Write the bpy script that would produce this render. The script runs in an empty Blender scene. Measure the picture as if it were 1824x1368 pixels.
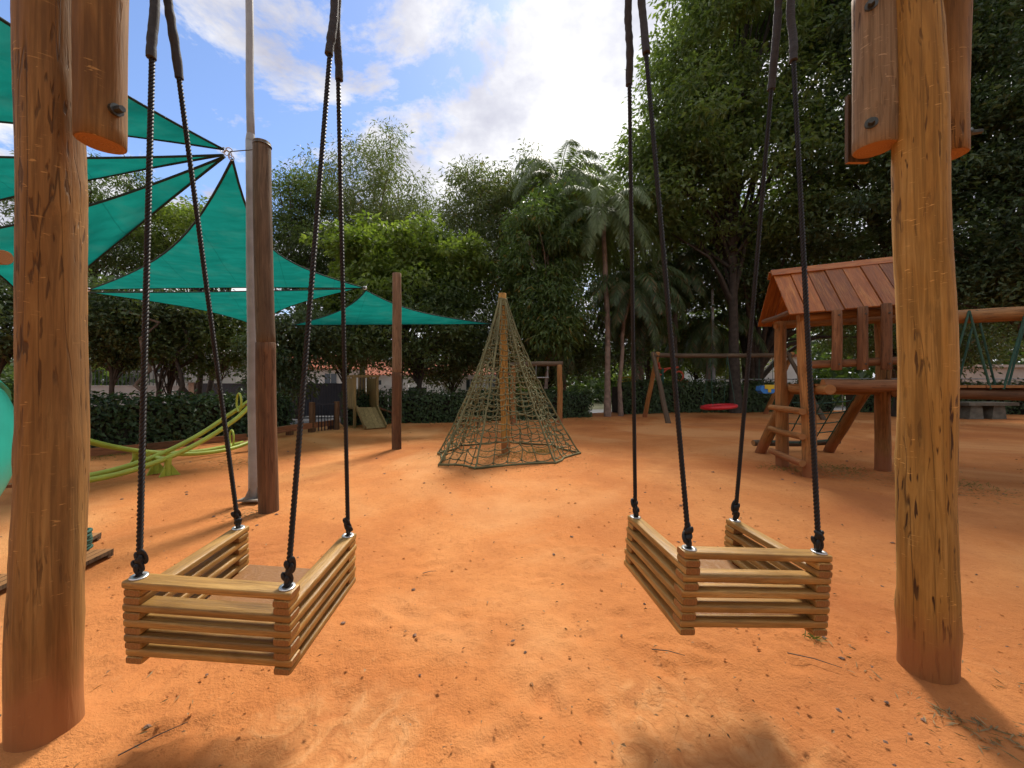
import bpy, math, random
import numpy as np
from mathutils import Vector, Matrix, Quaternion

# ------------------------------------------------------------------ camera, sky, sun, exposure
scene = bpy.context.scene
COL = scene.collection
EYE = 1.40
cam_data = bpy.data.cameras.new('camera')
cam_data.sensor_fit = 'HORIZONTAL'
cam_data.sensor_width = 36.0
cam_data.lens = 36.0 * 685.0 / 1824.0
cam_data.clip_start = 0.05
cam_data.clip_end = 2000.0
cam = bpy.data.objects.new('camera', cam_data)
COL.objects.link(cam)
cam.location = (0, 0, EYE)
cam.rotation_euler = (math.radians(90), 0, 0)
scene.camera = cam

SUN_EL = math.radians(51)
SUN_AZ = math.radians(16)          # to the right of straight ahead (+Y)
SUN_DIR = Vector((math.sin(SUN_AZ) * math.cos(SUN_EL), math.cos(SUN_AZ) * math.cos(SUN_EL), math.sin(SUN_EL)))

world = bpy.data.worlds.new('World')
scene.world = world
world.use_nodes = True
wn = world.node_tree
wn.nodes.clear()


def N(nt, typ, **kw):
    n = nt.nodes.new(typ)
    for k, v in kw.items():
        if k.startswith('i_'):
            n.inputs[k[2:].replace('_', ' ')].default_value = v
        else:
            setattr(n, k, v)
    return n


def LK(nt, a, b):
    nt.links.new(a, b)


def math_node(nt, op, a, b=None, clamp=False):
    n = nt.nodes.new('ShaderNodeMath')
    n.operation = op
    n.use_clamp = clamp
    for i, x in enumerate((a, b)):
        if x is None:
            continue
        if isinstance(x, (int, float)):
            n.inputs[i].default_value = x
        else:
            nt.links.new(x, n.inputs[i])
    return n.outputs[0]


def ramp(nt, fac, stops):
    n = nt.nodes.new('ShaderNodeValToRGB')
    cr = n.color_ramp
    while len(cr.elements) > 1:
        cr.elements.remove(cr.elements[-1])
    for i, (p, c) in enumerate(stops):
        e = cr.elements[0] if i == 0 else cr.elements.new(p)
        e.position = p
        if isinstance(c, (int, float)):
            c = (c, c, c)
        e.color = (c[0], c[1], c[2], 1)
    nt.links.new(fac, n.inputs[0])
    return n.outputs[0]


def mixc(nt, fac, a, b, mode='MIX'):
    n = nt.nodes.new('ShaderNodeMix')
    n.data_type = 'RGBA'
    n.blend_type = mode
    for s, x in ((n.inputs['Factor'], fac), (n.inputs[6], a), (n.inputs[7], b)):
        if isinstance(x, (int, float)):
            s.default_value = x
        elif isinstance(x, tuple):
            s.default_value = (x[0], x[1], x[2], 1)
        else:
            nt.links.new(x, s)
    return n.outputs[2]


def build_world():
    nt = wn
    out = N(nt, 'ShaderNodeOutputWorld')
    bg = N(nt, 'ShaderNodeBackground')
    bg.inputs['Strength'].default_value = 0.10
    sky = N(nt, 'ShaderNodeTexSky', sky_type='NISHITA', sun_disc=False)
    sky.sun_elevation = SUN_EL
    sky.sun_rotation = SUN_AZ
    sky.altitude = 750
    sky.air_density = 1.0
    sky.dust_density = 0.6
    sky.ozone_density = 1.5
    tc = N(nt, 'ShaderNodeTexCoord')
    sep = N(nt, 'ShaderNodeSeparateXYZ')
    LK(nt, tc.outputs['Generated'], sep.inputs[0])
    zz = math_node(nt, 'ADD', math_node(nt, 'MAXIMUM', sep.outputs['Z'], 0.0), 0.22)
    px = math_node(nt, 'DIVIDE', sep.outputs['X'], zz)
    py = math_node(nt, 'DIVIDE', sep.outputs['Y'], zz)
    comb = N(nt, 'ShaderNodeCombineXYZ')
    LK(nt, px, comb.inputs[0])
    LK(nt, py, comb.inputs[1])
    comb.inputs[2].default_value = 3.7
    n1 = N(nt, 'ShaderNodeTexNoise')
    n1.inputs['Scale'].default_value = 2.3
    n1.inputs['Detail'].default_value = 9
    n1.inputs['Roughness'].default_value = 0.64
    n1.inputs['Distortion'].default_value = 0.25
    LK(nt, comb.outputs[0], n1.inputs['Vector'])
    # a broad opening in the cloud deck, high on the left
    dp = N(nt, 'ShaderNodeVectorMath', operation='DOT_PRODUCT')
    LK(nt, tc.outputs['Generated'], dp.inputs[0])
    dp.inputs[1].default_value = Vector((-0.62, 1.0, 0.93)).normalized()
    gap = math_node(nt, 'MULTIPLY', math_node(nt, 'SUBTRACT', dp.outputs['Value'], 0.88, clamp=True), 2.0)
    m = math_node(nt, 'SUBTRACT', math_node(nt, 'ADD', n1.outputs[0], 0.10), gap)
    mask = ramp(nt, m, [(0.425, 0.0), (0.465, 0.6), (0.51, 1.0)])
    n2 = N(nt, 'ShaderNodeTexNoise')
    n2.inputs['Scale'].default_value = 2.4
    n2.inputs['Detail'].default_value = 9
    n2.inputs['Roughness'].default_value = 0.6
    mp = N(nt, 'ShaderNodeVectorMath', operation='ADD')
    mp.inputs[1].default_value = (4.3, 1.7, 2.0)
    LK(nt, comb.outputs[0], mp.inputs[0])
    LK(nt, mp.outputs[0], n2.inputs['Vector'])
    cloud = ramp(nt, n2.outputs[0], [(0.34, (3.7, 3.75, 4.5)), (0.46, (4.9, 4.95, 5.5)), (0.54, (6.1, 6.1, 6.4)), (0.62, (7.5, 7.4, 7.3))])
    # the veiled sun brightens the cloud round it
    ds = N(nt, 'ShaderNodeVectorMath', operation='DOT_PRODUCT')
    LK(nt, tc.outputs['Generated'], ds.inputs[0])
    ds.inputs[1].default_value = SUN_DIR
    glow = math_node(nt, 'POWER', math_node(nt, 'MAXIMUM', ds.outputs['Value'], 0.0), 5.0)
    glow = math_node(nt, 'ADD', math_node(nt, 'MULTIPLY', glow, 0.14), 0.95)
    cl2 = mixc(nt, 1.0, cloud, glow, 'MULTIPLY')
    skyb = mixc(nt, 1.0, sky.outputs[0], (1.2, 1.25, 1.4), 'MULTIPLY')
    c = mixc(nt, mask, skyb, cl2)
    LK(nt, c, bg.inputs['Color'])
    LK(nt, bg.outputs[0], out.inputs[0])


build_world()

sun_data = bpy.data.lights.new('sun', 'SUN')
sun_data.energy = 3.3
sun_data.angle = math.radians(13)
sun_data.color = (1.0, 0.93, 0.82)
sun = bpy.data.objects.new('sun', sun_data)
COL.objects.link(sun)
sun.location = (0, 0, 30)
sun.rotation_euler = SUN_DIR.to_track_quat('Z', 'Y').to_euler()

vs = scene.view_settings
vs.view_transform = 'Standard'
vs.look = 'None'
vs.exposure = 0.66
vs.gamma = 1.0
vs.use_curve_mapping = False
scene.render.engine = 'CYCLES'
scene.cycles.max_bounces = 6
scene.cycles.diffuse_bounces = 4
scene.cycles.glossy_bounces = 2
scene.cycles.transmission_bounces = 3
scene.cycles.use_adaptive_sampling = True
scene.cycles.adaptive_threshold = 0.025
scene.cycles.transparent_max_bounces = 8
scene.cycles.use_denoising = True

rng = np.random.default_rng(11)
random.seed(5)


# ------------------------------------------------------------------ helpers
def at(px, py, d):
    """world point seen at a pixel of the 1824x1368 photograph at depth d along +Y"""
    return Vector(((px - 912) / 685 * d, d, EYE - (py - 684) / 685 * d))


def gnd(px, py):
    d = 685 * EYE / (py - 684)
    return Vector(((px - 912) / 685 * d, d, 0))


def vnoise(x, y, seed=0):
    r = np.random.default_rng(seed)
    g = r.random((64, 64))
    xi = np.floor(x).astype(int)
    yi = np.floor(y).astype(int)
    fx = x - xi
    fy = y - yi
    fx = fx * fx * (3 - 2 * fx)
    fy = fy * fy * (3 - 2 * fy)
    a = g[xi % 64, yi % 64]
    b = g[(xi + 1) % 64, yi % 64]
    c = g[xi % 64, (yi + 1) % 64]
    d = g[(xi + 1) % 64, (yi + 1) % 64]
    return (a * (1 - fx) + b * fx) * (1 - fy) + (c * (1 - fx) + d * fx) * fy


def fbm(x, y, seed=0, oct=4):
    s = 0
    a = 1.0
    for k in range(oct):
        s = s + a * (vnoise(x * 2 ** k + 7.3 * k, y * 2 ** k + 3.1 * k, seed + k) - 0.5)
        a *= 0.5
    return s


class MB:
    def __init__(self):
        self.v = []
        self.f = []
        self.s = []

    def add(self, verts, faces, smooth=False):
        o = len(self.v)
        self.v.extend([tuple(p) for p in verts])
        self.f.extend([tuple(i + o for i in f) for f in faces])
        self.s.extend([smooth] * len(faces))
        return self

    def box(self, c, s, M=None):
        x, y, z = s[0] / 2, s[1] / 2, s[2] / 2
        vs_ = [Vector((a, b, d)) for a in (-x, x) for b in (-y, y) for d in (-z, z)]
        if M is not None:
            vs_ = [M @ p for p in vs_]
        c = Vector(c)
        vs_ = [p + c for p in vs_]
        fs = [(0, 1, 3, 2), (4, 6, 7, 5), (0, 4, 5, 1), (2, 3, 7, 6), (0, 2, 6, 4), (1, 5, 7, 3)]
        return self.add(vs_, fs)

    def bar(self, a, b, w, h, up=(0, 0, 1)):
        """square bar from a to b"""
        a = Vector(a)
        b = Vector(b)
        d = (b - a)
        L = d.length
        d.normalize()
        up = Vector(up)
        sx = d.cross(up)
        if sx.length < 1e-4:
            sx = d.cross(Vector((1, 0, 0)))
        sx.normalize()
        sy = sx.cross(d).normalized()
        M = Matrix((sx, d, sy)).transposed()
        return self.box((a + b) / 2, (w, L, h), M)

    def tube(self, pts, r, n=8, cap=True, closed=False, smooth=True):
        pts = [Vector(p) for p in pts]
        m = len(pts)
        rs = r if isinstance(r, (list, tuple, np.ndarray)) else [r] * m
        tang = []
        for i in range(m):
            if closed:
                t = pts[(i + 1) % m] - pts[i - 1]
            else:
                t = pts[min(i + 1, m - 1)] - pts[max(i - 1, 0)]
            if t.length < 1e-9:
                t = Vector((0, 0, 1))
            tang.append(t.normalized())
        t0 = tang[0]
        ref = Vector((1, 0, 0)) if abs(t0.x) < 0.8 else Vector((0, 1, 0))
        nx = t0.cross(ref).normalized()
        vs_ = []
        for i in range(m):
            t = tang[i]
            nx = (nx - t * nx.dot(t))
            if nx.length < 1e-6:
                nx = t.cross(Vector((0.3, 0.9, 0.2)))
            nx.normalize()
            ny = t.cross(nx)
            for k in range(n):
                a = 2 * math.pi * k / n
                vs_.append(pts[i] + (nx * math.cos(a) + ny * math.sin(a)) * rs[i])
        fs = []
        rows = m if closed else m - 1
        for i in range(rows):
            j = (i + 1) % m
            for k in range(n):
                k2 = (k + 1) % n
                fs.append((i * n + k, i * n + k2, j * n + k2, j * n + k))
        self.add(vs_, fs, smooth)
        if cap and not closed:
            self.add(vs_[:n], [tuple(range(n - 1, -1, -1))])
            self.add(vs_[-n:], [tuple(range(n))])
        return self

    def lathe(self, prof, n=16, c=(0, 0, 0), smooth=True):
        vs_ = []
        for (r, z) in prof:
            for k in range(n):
                a = 2 * math.pi * k / n
                vs_.append((c[0] + r * math.cos(a), c[1] + r * math.sin(a), c[2] + z))
        fs = []
        for i in range(len(prof) - 1):
            for k in range(n):
                k2 = (k + 1) % n
                fs.append((i * n + k, i * n + k2, (i + 1) * n + k2, (i + 1) * n + k))
        return self.add(vs_, fs, smooth)

    def mesh(self, name):
        me = bpy.data.meshes.new(name)
        me.from_pydata(self.v, [], self.f)
        me.polygons.foreach_set('use_smooth', self.s)
        me.update()
        return me


WM = {}


def put(name, me, mat=None, parent=None, M=None):
    """link a mesh (or None for an Empty) at world matrix M under parent"""
    o = bpy.data.objects.new(name, me)
    COL.objects.link(o)
    if M is None:
        M = WM[parent.name].copy() if parent is not None else Matrix.Identity(4)
    WM[o.name] = M.copy()
    if parent is not None:
        o.parent = parent
        o.matrix_basis = WM[parent.name].inverted() @ M
    else:
        o.matrix_basis = M
    if me is not None and mat is not None and len(me.materials) == 0:
        me.materials.append(mat)
    return o


def tag(o, label, cat, group=None):
    o['label'] = label
    o['category'] = cat
    if group:
        o['group'] = group
    return o


def thing(name, label, cat, loc=(0, 0, 0), group=None, M=None):
    o = put(name, None, None, None, M if M is not None else Matrix.Translation(Vector(loc)))
    o.empty_display_size = 0.1
    return tag(o, label, cat, group)


def wpart(name, mb, mat, parent, M=None):
    """part whose mesh is in world coordinates; its origin is moved to the parent's"""
    me = mb.mesh(name)
    R = WM[parent.name]
    me.transform(R.inverted())
    return put(name, me, mat, parent, R)


def wthing(name, mb, mat, label, cat, loc, group=None):
    me = mb.mesh(name)
    M = Matrix.Translation(Vector(loc))
    me.transform(M.inverted())
    return tag(put(name, me, mat, None, M), label, cat, group)


def struct(o):
    o['kind'] = 'structure'
    return o


def copy_tree(o, M, parent=None, label=None, group=None):
    c = o.copy()
    COL.objects.link(c)
    WM[c.name] = M.copy()
    if parent is not None:
        c.parent = parent
    else:
        c.matrix_basis = M
    for ch in list(o.children):
        k = ch.copy()
        COL.objects.link(k)
        k.parent = c
        WM[k.name] = M @ k.matrix_basis
        for g in list(ch.children):
            q = g.copy()
            COL.objects.link(q)
            q.parent = k
            WM[q.name] = WM[k.name] @ q.matrix_basis
    if label:
        c['label'] = label
    if group:
        c['group'] = group
    return c


def axis_matrix(a, b):
    """frame with origin a and local Z along a->b"""
    a = Vector(a)
    d = (Vector(b) - a)
    q = d.to_track_quat('Z', 'Y')
    return Matrix.Translation(a) @ q.to_matrix().to_4x4()


# ------------------------------------------------------------------ materials
def new_mat(name):
    m = bpy.data.materials.new(name)
    m.use_nodes = True
    nt = m.node_tree
    b = nt.nodes['Principled BSDF']
    return m, nt, b


def noise(nt, vec, scale, detail=4, rough=0.5, dist=0.0):
    n = nt.nodes.new('ShaderNodeTexNoise')
    n.inputs['Scale'].default_value = scale
    n.inputs['Detail'].default_value = detail
    n.inputs['Roughness'].default_value = rough
    n.inputs['Distortion'].default_value = dist
    if vec is not None:
        nt.links.new(vec, n.inputs['Vector'])
    return n.outputs[0]


def mapped(nt, vec, scale=(1, 1, 1), loc=(0, 0, 0)):
    n = nt.nodes.new('ShaderNodeMapping')
    n.inputs['Scale'].default_value = scale
    n.inputs['Location'].default_value = loc
    nt.links.new(vec, n.inputs['Vector'])
    return n.outputs[0]


def bump(nt, bsdf, height, strength=0.3, dist=0.01):
    n = nt.nodes.new('ShaderNodeBump')
    n.inputs['Strength'].default_value = strength
    n.inputs['Distance'].default_value = dist
    nt.links.new(height, n.inputs['Height'])
    nt.links.new(n.outputs[0], bsdf.inputs['Normal'])


def objvec(nt):
    """object coordinates shifted by a random amount for each object"""
    tc = nt.nodes.new('ShaderNodeTexCoord')
    oi = nt.nodes.new('ShaderNodeObjectInfo')
    sc_ = nt.nodes.new('ShaderNodeVectorMath')
    sc_.operation = 'SCALE'
    sc_.inputs[0].default_value = (13.1, 7.7, 21.3)
    nt.links.new(oi.outputs['Random'], sc_.inputs['Scale'])
    ad = nt.nodes.new('ShaderNodeVectorMath')
    ad.operation = 'ADD'
    nt.links.new(tc.outputs['Object'], ad.inputs[0])
    nt.links.new(sc_.outputs[0], ad.inputs[1])
    return ad.outputs[0], tc, oi.outputs['Random']


def wood_mat(name, dark, mid, light, slit=0.5, endc=(0.36, 0.17, 0.06), rough=0.74, grain=55, dirt=None, marks=0.0, zs=1.0, vary=0.28):
    m, nt, b = new_mat(name)
    vec, tc, rnd = objvec(nt)
    g1 = noise(nt, mapped(nt, vec, (grain, grain, 1.6 * zs)), 1.0, 6, 0.65, 0.9)
    g2 = noise(nt, mapped(nt, vec, (11, 11, 1.3 * zs)), 1.0, 5, 0.6, 1.1)
    g3 = noise(nt, mapped(nt, vec, (2.0, 2.0, 1.6)), 1.0, 3)
    c = ramp(nt, g2, [(0.28, dark), (0.5, mid), (0.72, light)])
    c = mixc(nt, math_node(nt, 'MULTIPLY', ramp(nt, g1, [(0.36, 1.0), (0.56, 0.0)]), 0.75), c, tuple(x * 0.42 for x in mid))
    c = mixc(nt, ramp(nt, g3, [(0.35, 0.0), (0.75, 0.45)]), c, tuple(x * 0.72 for x in mid), 'MIX')
    hue = math_node(nt, 'ADD', math_node(nt, 'MULTIPLY', rnd, vary), 1.0 - vary / 2)
    c = mixc(nt, 1.0, c, hue, 'MULTIPLY')
    if slit > 0:
        s1 = noise(nt, mapped(nt, vec, (52, 52, 6.5)), 1.0, 2, 0.5, 0.3)
        s2 = noise(nt, mapped(nt, vec, (3.0, 3.0, 1.3), (3, 5, 2)), 1.0, 2)
        sm = math_node(nt, 'MULTIPLY', ramp(nt, s1, [(0.605, 0.0), (0.65, 1.0)]), ramp(nt, s2, [(0.42, 0.0), (0.58, 1.0)]))
        c = mixc(nt, math_node(nt, 'MULTIPLY', sm, slit), c, (0.05, 0.022, 0.009))
        kn = nt.nodes.new('ShaderNodeTexVoronoi')
        kn.inputs['Scale'].default_value = 1.0
        nt.links.new(mapped(nt, vec, (7, 7, 3.2)), kn.inputs['Vector'])
        kd = math_node(nt, 'MULTIPLY', ramp(nt, kn.outputs['Distance'], [(0.06, 1.0), (0.15, 0.0)]), 0.55)
        c = mixc(nt, kd, c, tuple(x * 0.45 for x in mid))
        # long drying checks
        s3 = noise(nt, mapped(nt, vec, (16, 16, 0.45)), 1.0, 1, 0.4, 0.15)
        ck = ramp(nt, s3, [(0.493, 0.0), (0.4985, 1.0), (0.5015, 1.0), (0.507, 0.0)])
        ck = math_node(nt, 'MULTIPLY', ck, ramp(nt, s2, [(0.45, 0.0), (0.56, 0.75)]))
        c = mixc(nt, ck, c, (0.05, 0.024, 0.01))
    if marks > 0:
        # pale transverse tool scrapes left by peeling the bark
        m1 = noise(nt, mapped(nt, vec, (24, 24, 110)), 1.0, 2, 0.5, 0.6)
        m2 = noise(nt, mapped(nt, vec, (6, 6, 4), (9, 2, 1)), 1.0, 2)
        mk = math_node(nt, 'MULTIPLY', ramp(nt, m1, [(0.66, 0.0), (0.72, 1.0)]), ramp(nt, m2, [(0.48, 0.0), (0.62, marks)]))
        c = mixc(nt, mk, c, tuple(min(1, x * 1.5) for x in light))
    if dirt:
        sp = nt.nodes.new('ShaderNodeSeparateXYZ')
        gp = nt.nodes.new('ShaderNodeNewGeometry')
        nt.links.new(gp.outputs['Position'], sp.inputs[0])
        dn = noise(nt, mapped(nt, vec, (9, 9, 6)), 1.0, 4)
        dz = math_node(nt, 'ADD', sp.outputs['Z'], math_node(nt, 'MULTIPLY', dn, -0.35))
        c = mixc(nt, ramp(nt, dz, [(0.0, 0.85), (0.09, 0.4), (0.22, 0.0)]), c, dirt)
    # end grain with growth rings
    nsep = nt.nodes.new('ShaderNodeSeparateXYZ')
    nt.links.new(tc.outputs['Normal'], nsep.inputs[0])
    isend = ramp(nt, math_node(nt, 'ABSOLUTE', nsep.outputs['Z']), [(0.86, 0.0), (0.93, 1.0)])
    w = nt.nodes.new('ShaderNodeTexWave')
    w.wave_type = 'RINGS'
    w.rings_direction = 'Z'
    w.inputs['Scale'].default_value = 28
    w.inputs['Distortion'].default_value = 3
    nt.links.new(tc.outputs['Object'], w.inputs['Vector'])
    e = mixc(nt, math_node(nt, 'MULTIPLY', w.outputs['Fac'], 0.35), endc, tuple(x * 0.5 for x in endc))
    c = mixc(nt, isend, c, e)
    nt.links.new(c, b.inputs['Base Color'])
    b.inputs['Roughness'].default_value = rough
    b.inputs['Specular IOR Level'].default_value = 0.35
    h = math_node(nt, 'ADD', math_node(nt, 'MULTIPLY', g1, 0.6), g2)
    if slit > 0:
        h = math_node(nt, 'SUBTRACT', h, math_node(nt, 'MULTIPLY', math_node(nt, 'ADD', sm, ck), 1.2))
    bump(nt, b, h, 0.6, 0.008)
    return m


def plain(name, col, rough=0.6, metal=0.0, var=0.15, scale=8.0, bumps=0.0, spec=0.4, bscale=40):
    m, nt, b = new_mat(name)
    vec, tc, rnd = objvec(nt)
    n = noise(nt, vec, scale, 4, 0.55)
    c = ramp(nt, n, [(0.3, tuple(x * (1 - var) for x in col)), (0.7, tuple(min(1, x * (1 + var)) for x in col))])
    nt.links.new(c, b.inputs['Base Color'])
    b.inputs['Roughness'].default_value = rough
    b.inputs['Metallic'].default_value = metal
    b.inputs['Specular IOR Level'].default_value = spec
    if bumps:
        bump(nt, b, noise(nt, vec, bscale, 4), bumps, 0.004)
    return m


def leaf_mat(name, dark, light, trans=0.35, rough=0.55, warm=None, warm_amt=0.0):
    m, nt, b = new_mat(name)
    geo = nt.nodes.new('ShaderNodeNewGeometry')
    tc = nt.nodes.new('ShaderNodeTexCoord')
    n = noise(nt, tc.outputs['Object'], 0.55, 3)
    f = math_node(nt, 'ADD', math_node(nt, 'MULTIPLY', geo.outputs['Random Per Island'], 0.75),
                  math_node(nt, 'MULTIPLY', math_node(nt, 'SUBTRACT', n, 0.35), 1.1), clamp=True)
    c = mixc(nt, f, dark, light)
    if warm:
        w = ramp(nt, geo.outputs['Random Per Island'], [(1 - warm_amt - 0.01, 0.0), (1 - warm_amt, 1.0)])
        c = mixc(nt, w, c, warm)
    nt.links.new(c, b.inputs['Base Color'])
    b.inputs['Roughness'].default_value = rough
    b.inputs['Specular IOR Level'].default_value = 0.35
    tr = nt.nodes.new('ShaderNodeBsdfTranslucent')
    tcx = mixc(nt, 1.0, c, (1.35, 1.5, 0.55), 'MULTIPLY')
    nt.links.new(tcx, tr.inputs['Color'])
    mx = nt.nodes.new('ShaderNodeMixShader')
    mx.inputs[0].default_value = trans
    nt.links.new(b.outputs[0], mx.inputs[1])
    nt.links.new(tr.outputs[0], mx.inputs[2])
    nt.links.new(mx.outputs[0], nt.nodes['Material Output'].inputs[0])
    return m


def soil_mat():
    m, nt, b = new_mat('laterite_soil')
    geo = nt.nodes.new('ShaderNodeNewGeometry')
    P = geo.outputs['Position']
    big = noise(nt, P, 0.55, 4, 0.55, 0.4)
    mid = noise(nt, P, 2.6, 5, 0.6, 0.5)
    fine = noise(nt, P, 22, 5, 0.65)
    grit = noise(nt, P, 95, 3, 0.7)
    c = ramp(nt, big, [(0.3, (0.42, 0.140, 0.042)), (0.48, (0.52, 0.195, 0.060)), (0.68, (0.60, 0.260, 0.090))])
    c = mixc(nt, ramp(nt, mid, [(0.33, 0.45), (0.58, 0.0)]), c, (0.43, 0.160, 0.052))
    c = mixc(nt, ramp(nt, fine, [(0.33, 0.35), (0.48, 0.0)]), c, (0.34, 0.120, 0.042))
    c = mixc(nt, ramp(nt, fine, [(0.58, 0.0), (0.74, 0.4)]), c, (0.60, 0.29, 0.115))
    c = mixc(nt, ramp(nt, grit, [(0.26, 0.6), (0.37, 0.0)]), c, (0.24, 0.085, 0.035))
    dust = noise(nt, P, 0.28, 5, 0.6, 0.8)
    c = mixc(nt, ramp(nt, dust, [(0.50, 0.0), (0.62, 0.55)]), c, (0.62, 0.315, 0.130))
    c = mixc(nt, ramp(nt, dust, [(0.36, 0.5), (0.46, 0.0)]), c, (0.36, 0.125, 0.045))
    # scuffed hard-packed hollows under the two swings
    sep = nt.nodes.new('ShaderNodeSeparateXYZ')
    nt.links.new(P, sep.inputs[0])
    worn = None
    for cx, cy, rx, ry in ((-0.72, 1.35, 0.50, 0.55), (0.78, 1.45, 0.50, 0.55)):
        dx = math_node(nt, 'DIVIDE', math_node(nt, 'SUBTRACT', sep.outputs['X'], cx), rx)
        dy = math_node(nt, 'DIVIDE', math_node(nt, 'SUBTRACT', sep.outputs['Y'], cy), ry)
        d2 = math_node(nt, 'ADD', math_node(nt, 'MULTIPLY', dx, dx), math_node(nt, 'MULTIPLY', dy, dy))
        d2 = math_node(nt, 'ADD', d2, math_node(nt, 'MULTIPLY', math_node(nt, 'SUBTRACT', mid, 0.5), 2.6))
        w = ramp(nt, d2, [(0.35, 1.0), (0.9, 0.0)])
        worn = w if worn is None else math_node(nt, 'MAXIMUM', worn, w)
    flake = noise(nt, P, 9, 5, 0.6, 1.2)
    wc = ramp(nt, flake, [(0.35, (0.44, 0.18, 0.065)), (0.5, (0.58, 0.27, 0.10)), (0.62, (0.64, 0.34, 0.145))])
    c = mixc(nt, math_node(nt, 'MULTIPLY', worn, 0.6), c, wc)
    vor = nt.nodes.new('ShaderNodeTexVoronoi')
    vor.feature = 'DISTANCE_TO_EDGE'
    vor.inputs['Scale'].default_value = 9
    dv = nt.nodes.new('ShaderNodeVectorMath')
    dv.operation = 'ADD'
    nn = nt.nodes.new('ShaderNodeTexNoise')
    nn.inputs['Scale'].default_value = 7
    nn.inputs['Detail'].default_value = 4
    nt.links.new(P, nn.inputs['Vector'])
    scv = nt.nodes.new('ShaderNodeVectorMath')
    scv.operation = 'SCALE'
    scv.inputs['Scale'].default_value = 0.22
    nt.links.new(nn.outputs['Color'], scv.inputs[0])
    nt.links.new(P, dv.inputs[0])
    nt.links.new(scv.outputs[0], dv.inputs[1])
    nt.links.new(dv.outputs[0], vor.inputs['Vector'])
    crk = math_node(nt, 'MULTIPLY', ramp(nt, vor.outputs['Distance'], [(0.0, 1.0), (0.018, 0.0)]), math_node(nt, 'MULTIPLY', worn, ramp(nt, big, [(0.4, 0.0), (0.55, 0.3)])))
    c = mixc(nt, crk, c, (0.22, 0.08, 0.03))
    nt.links.new(c, b.inputs['Base Color'])
    b.inputs['Roughness'].default_value = 0.95
    b.inputs['Specular IOR Level'].default_value = 0.12
    rough_ = math_node(nt, 'SUBTRACT', 1.0, math_node(nt, 'MULTIPLY', worn, 0.6))
    h = math_node(nt, 'MULTIPLY', math_node(nt, 'ADD', fine, math_node(nt, 'MULTIPLY', grit, 0.45)), rough_)
    h = math_node(nt, 'ADD', h, math_node(nt, 'MULTIPLY', math_node(nt, 'MULTIPLY', flake, worn), 0.8))
    h = math_node(nt, 'SUBTRACT', h, math_node(nt, 'MULTIPLY', crk, 0.5))
    h = math_node(nt, 'ADD', h, math_node(nt, 'MULTIPLY', noise(nt, P, 48, 4, 0.7), 0.4))
    bump(nt, b, h, 0.7, 0.02)
    return m


M_SOIL = soil_mat()
M_LOG_GOLD = wood_mat('golden_log', (0.29, 0.145, 0.032), (0.45, 0.250, 0.058), (0.56, 0.345, 0.105), 0.95, dirt=(0.34, 0.14, 0.05), marks=0.8)
M_LOG_BROWN = wood_mat('brown_log', (0.18, 0.088, 0.026), (0.29, 0.148, 0.043), (0.41, 0.235, 0.076), 0.7, dirt=(0.36, 0.15, 0.055), marks=0.8)
M_LOG_RED = wood_mat('reddish_log', (0.22, 0.090, 0.026), (0.34, 0.152, 0.044), (0.44, 0.225, 0.074), 0.5, dirt=(0.30, 0.11, 0.045))
M_LOG_GREY = wood_mat('weathered_log', (0.065, 0.042, 0.024), (0.115, 0.076, 0.044), (0.19, 0.130, 0.078), 0.6)
M_LOG_PALE = wood_mat('pale_log', (0.26, 0.165, 0.085), (0.36, 0.245, 0.135), (0.45, 0.33, 0.20), 0.8, marks=0.6)
M_LOG_TAN = wood_mat('tan_log', (0.15, 0.085, 0.045), (0.24, 0.145, 0.080), (0.33, 0.215, 0.13), 0.6)
M_LOG_DARKRED = wood_mat('dark_reddish_log', (0.13, 0.055, 0.024), (0.22, 0.098, 0.042), (0.31, 0.155, 0.070), 0.5)
M_LOG_STAIN = wood_mat('stained_log_base', (0.090, 0.045, 0.022), (0.150, 0.074, 0.035), (0.23, 0.122, 0.058), 0.5)
M_SLAT = wood_mat('varnished_slat', (0.24, 0.120, 0.032), (0.42, 0.230, 0.064), (0.55, 0.335, 0.110), 0.0, (0.30, 0.140, 0.045), 0.42, 75, zs=2.2, vary=0.5)
M_SEAT = wood_mat('varnished_plywood', (0.27, 0.11, 0.055), (0.36, 0.155, 0.075), (0.42, 0.20, 0.10), 0.0, (0.3, 0.15, 0.06), 0.33, 30)
M_ROOF = wood_mat('varnished_roof_board', (0.19, 0.052, 0.011), (0.34, 0.105, 0.020), (0.46, 0.19, 0.045), 0.0, (0.3, 0.12, 0.04), 0.36, 45, zs=1.6, vary=0.75)
M_PLANK = wood_mat('pale_plank', (0.20, 0.130, 0.050), (0.30, 0.205, 0.080), (0.40, 0.28, 0.12), 0.0, rough=0.7)
M_PLANK_RED = wood_mat('red_plank', (0.20, 0.075, 0.035), (0.29, 0.115, 0.05), (0.36, 0.16, 0.075), 0.2, rough=0.75)
M_ROPE = plain('black_rope', (0.010, 0.010, 0.012), 0.55, 0, 0.3, 60, 0.2)
M_SLEEVE = plain('grey_sleeve', (0.040, 0.040, 0.043), 0.75, 0, 0.25, 30, 0.5, bscale=60)
M_STEEL = plain('zinc_steel', (0.62, 0.62, 0.62), 0.35, 0.85, 0.12, 25)
M_BOLT = plain('dark_bolt', (0.10, 0.105, 0.10), 0.4, 0.7, 0.2, 30)
M_GALV = plain('galvanised_pole', (0.30, 0.305, 0.305), 0.5, 0.0, 0.16, 6, 0.1)
M_NET = plain('olive_net_rope', (0.155, 0.158, 0.078), 0.85, 0, 0.35, 3.0, 0.3)
M_NETGREEN = plain('green_rope', (0.030, 0.095, 0.070), 0.75, 0, 0.25, 12, 0.2)
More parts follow.
